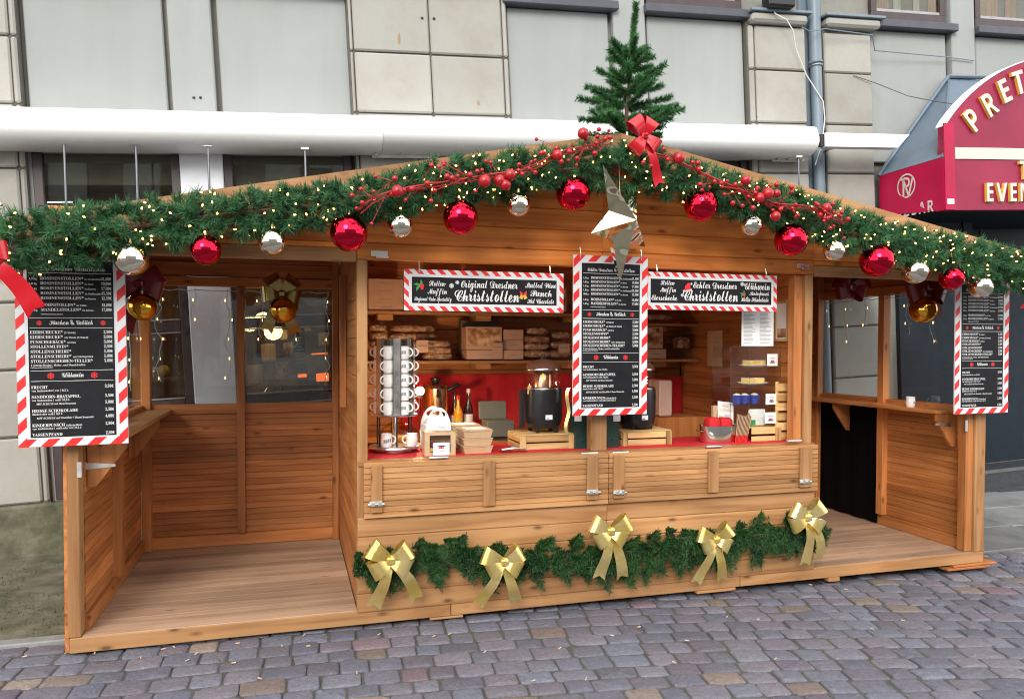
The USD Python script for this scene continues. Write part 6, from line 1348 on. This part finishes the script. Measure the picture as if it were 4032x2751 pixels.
# papers and picture
pg = thing('paper_sheet', 'large printed sheet hanging below the right name sign', 'paper'); a, b = P(1683, 785, .14), P(1756, 700, .14); w, h = b[0] - a[0], b[2] - a[2]
obj('sheet', MB().box(a, b + [0, .002, 0]), white_card, pg)
obj('print', sheet_of([sg.box(a[0] + w * (.06 + .5 * c_), b[2] - h * (.08 + .035 * k), a[0] + w * (.06 + .5 * c_) + w * rng.uniform(.2, .38), b[2] - h * (.068 + .035 * k)) for c_ in (0, 1) for k in range(25)], -.1395 + .0002, FX), grey_print, pg)
pg = thing('paper_sheet', 'narrow printed slip pinned to the dark partition', 'paper'); a, b = S(1606, 830, 3.694), S(1640, 750, 3.694)
obj('sheet', MB().box((3.690, min(a[1], b[1]), a[2]), (3.6935, max(a[1], b[1]), b[2])), kraft, pg)
obj('print', MB().box((3.6885, b[1] + .05, b[2] - .07), (3.6895, a[1] - .1, b[2] - .062)).box((3.6885, b[1] + .05, b[2] - .11), (3.6895, a[1] - .1, b[2] - .102)), grey_print, pg)
pf_ = thing('framed_picture', 'framed certificate on the right inner wall of the counter', 'picture'); a, b = S(1763, 775, 3.69), S(1788, 690, 3.69); y0, y1, z0, z1 = min(a[1], b[1]), max(a[1], b[1]), 1.80, 2.12
obj('frame', MB().box((3.675, y0 - .02, z0), (3.695, y0, z1)).box((3.675, y1, z0), (3.695, y1 + .02, z1)).box((3.675, y0, z0), (3.695, y1, z0 + .02)).box((3.675, y0, z1 - .02), (3.695, y1, z1)), crate_z, pf_); obj('print', MB().box((3.684, y0, z0 + .02), (3.69, y1, z1 - .02)), white_card, pf_)
obj('photo', MB().box((3.683, y0 + .01, z0 + .03), (3.6838, y1 - .01, z0 + .10)), photo_print, pf_)
# goods on the shelves
def picture_box(label, x0, y0, x1, y1, Y, dep, pic=True):
    t = thing('cake_carton', label, 'carton'); a, b = P(x0, y1, Y), P(x1, y0, Y); obj('carton', MB().box((a[0], Y, a[2]), (b[0], Y + dep, b[2]), .002), pinkish_box, t); w, h = b[0] - a[0], b[2] - a[2]
    if pic:
        obj('photo', MB().box((a[0] + w * .04, Y - .0012, a[2] + h * .16), (b[0] - w * .04, Y - .0002, b[2] - h * .07)), photo_print, t); obj('oval_logo', MB().prism(sa.scale(sg.Point((a[0] + b[0]) / 2, b[2] - h * .17).buffer(1, 8), w * .09, h * .07), -Y + .0013, -Y + .002, FX), gold_print, t)
    else: obj('lettering', MB().box((a[0] + w * .32, Y - .0012, a[2] + h * .45), (a[0] + w * .7, Y - .0002, a[2] + h * .52)), grey_print, t)
    return t
S1, S2 = 1.632, 2.049
picture_box('salmon card carton with a cake photo in the middle of the lower shelf', 1058, 742, 1139, 793, 1.54, .2); picture_box('flat salmon carton under the cake photo carton', 1059, 794, 1141, 815, 1.54, .2, False)
for k, (y0, y1) in enumerate(((748, 770), (771, 793), (794, 815))): picture_box(f'plain salmon carton stacked right of the cake photo carton, {("topmost", "middle", "lowest")[k]} of three', 1142, y0, 1188, y1, 1.56, .2, False)
obj('grey_carton', bxp(1046, 728, 1128, 815, 1.76, .1, .002), olive_metal, label='greyish carton behind the cake photo carton', cat='carton')
for k, (x0, x1, pic) in enumerate(((964, 1022, False), (1042, 1098, True), (1100, 1160, True), (1168, 1226, True), (1230, 1286, True))): picture_box(f'cake carton on the upper shelf behind the left sign, {("leftmost", "second", "third", "fourth", "rightmost")[k]} of five', x0, 655, x1, 706, 1.54, .22, pic)
for k in range(4): picture_box(f'long pale carton piled at the left of the upper shelf, {("topmost", "second", "third", "lowest")[k]} of four', 836, 634 + 18 * k, 915, 651 + 18 * k, 1.54, .25, False)
picture_box('cake photo carton on the right shelf beside the middle price board', 1466, 742, 1505, 790, 1.53, .2); picture_box('plain salmon carton on the right shelf', 1466, 792, 1512, 814, 1.55, .2, False)
def bag(label, x, y, w, h, Y, yaw):
    p = P(x, y, Y); t = ICO[3].vertices.copy(); t = np.sign(t) * np.abs(t) ** .62; n_ = meshkit.fbm(t * 2.2 + rng.uniform(0, 50, 3), 3)[:, None] - .5
    v = (t * (1 + .22 * n_)) * [w / 2, .075, h / 2]; o = obj('wrapped_cake', MB().add(v, ICO[3].faces, rz(yaw), (p[0], Y + .08, p[2])), cake_bag, label=label, cat='wrapped cake', smooth=True)
stk = [('left', 862, [(744, 40), (762, 40), (780, 40)], 1.60), ('second', 940, [(745, 106), (764, 112), (783, 98)], 1.60), ('third', 995, [(780, 70), (795, 62), (809, 68)], 1.55), ('fourth', 1222, [(751, 56), (770, 68), (786, 66), (803, 72)], 1.55), ('fifth', 1275, [(760, 50), (782, 58), (803, 62)], 1.57)]
for nm, x, rows_, Y in stk:
    for k, (y, w) in enumerate(rows_):
        sc_ = (RC @ (P(x, y, Y) - EYE))[2] / FO; last = len(rows_) - 1
        bag(f'wrapped fruit cake in the {nm} pile of the lower shelf, ' + ('topmost' if k == 0 else 'lowest' if k == last else ('second from top', 'third from top')[k - 1]), x + rng.uniform(-3, 3), y, w * sc_, 18 * sc_, Y, rng.normal(0, .08))
bag('clear wrapped fruit cake lying alone at the right end of the right shelf', 1556, 778, .16, .12, 1.56, .2)
bag('clear wrapped fruit cake on the upper right shelf', 1500, 720, .28, .07, 1.56, .0)
for k, (x0, y0, x1, y1, lab) in enumerate(((945, 772, 972, 800, 'left pile of wrapped cakes'), (1117, 778, 1141, 800, 'cake photo carton'), (1268, 780, 1293, 800, 'fifth pile of wrapped cakes'))):
    a, b = P(x0, y1, 1.515), P(x1, y0, 1.515); t = thing('shelf_tag', f'small salmon tag before the {lab} on the lower shelf', 'tag'); obj('card', MB().box((a[0], 1.515, a[2]), (b[0], 1.517, b[2])), pinkish_box, t); obj('text', MB().box((a[0] + .012, 1.5138, (a[2] + b[2]) / 2), (b[0] - .012, 1.5148, (a[2] + b[2]) / 2 + .01)), grey_print, t)
# ledge mug, litter
q = P(2115, 910, .55); make_mug('white printed mug left on the drink ledge of the right bay', np.array([5.19, .52, 1.2355]), .6)
butt = None
spots = [(x, y) for x, y in ((180, 1478), (215, 1490), (395, 1475), (320, 1500), (445, 1490), (540, 1465), (585, 1435), (640, 1470), (700, 1470), (705, 1425), (530, 1510), (690, 1445), (860, 1442), (985, 1445), (425, 1505), (370, 1480), (1020, 1440), (150, 1490), (55, 1500), (1390, 1440), (1450, 1420), (1560, 1450), (1650, 1395), (1720, 1400), (1840, 1320), (1920, 1330), (1530, 1500), (1270, 1470), (1100, 1480), (1980, 1420), (2050, 1400), (1330, 1540), (1210, 1545), (810, 1530), (590, 1545), (1760, 1490))]
for k, (x, y) in enumerate(spots):
    p = G(x, y, -.03); p[2] = ground_z(p[0]) + .010; a = rng.uniform(0, np.pi)
    if butt is None:
        butt = thing('cigarette_butt', 'cigarette butt lying on the cobbles before the stall', 'cigarette butt', p, rz(a), 'cigarette butts on the cobbles')
        obj('filter', MB().tube([(-.011, 0, 0), (.0, 0, 0)], .0038, 6), filter_tan, butt); obj('paper', MB().tube([(.0, 0, 0), (.013, .001, 0)], .0036, 6), paper_butt, butt)
    else: dup(butt, p, rz(a))
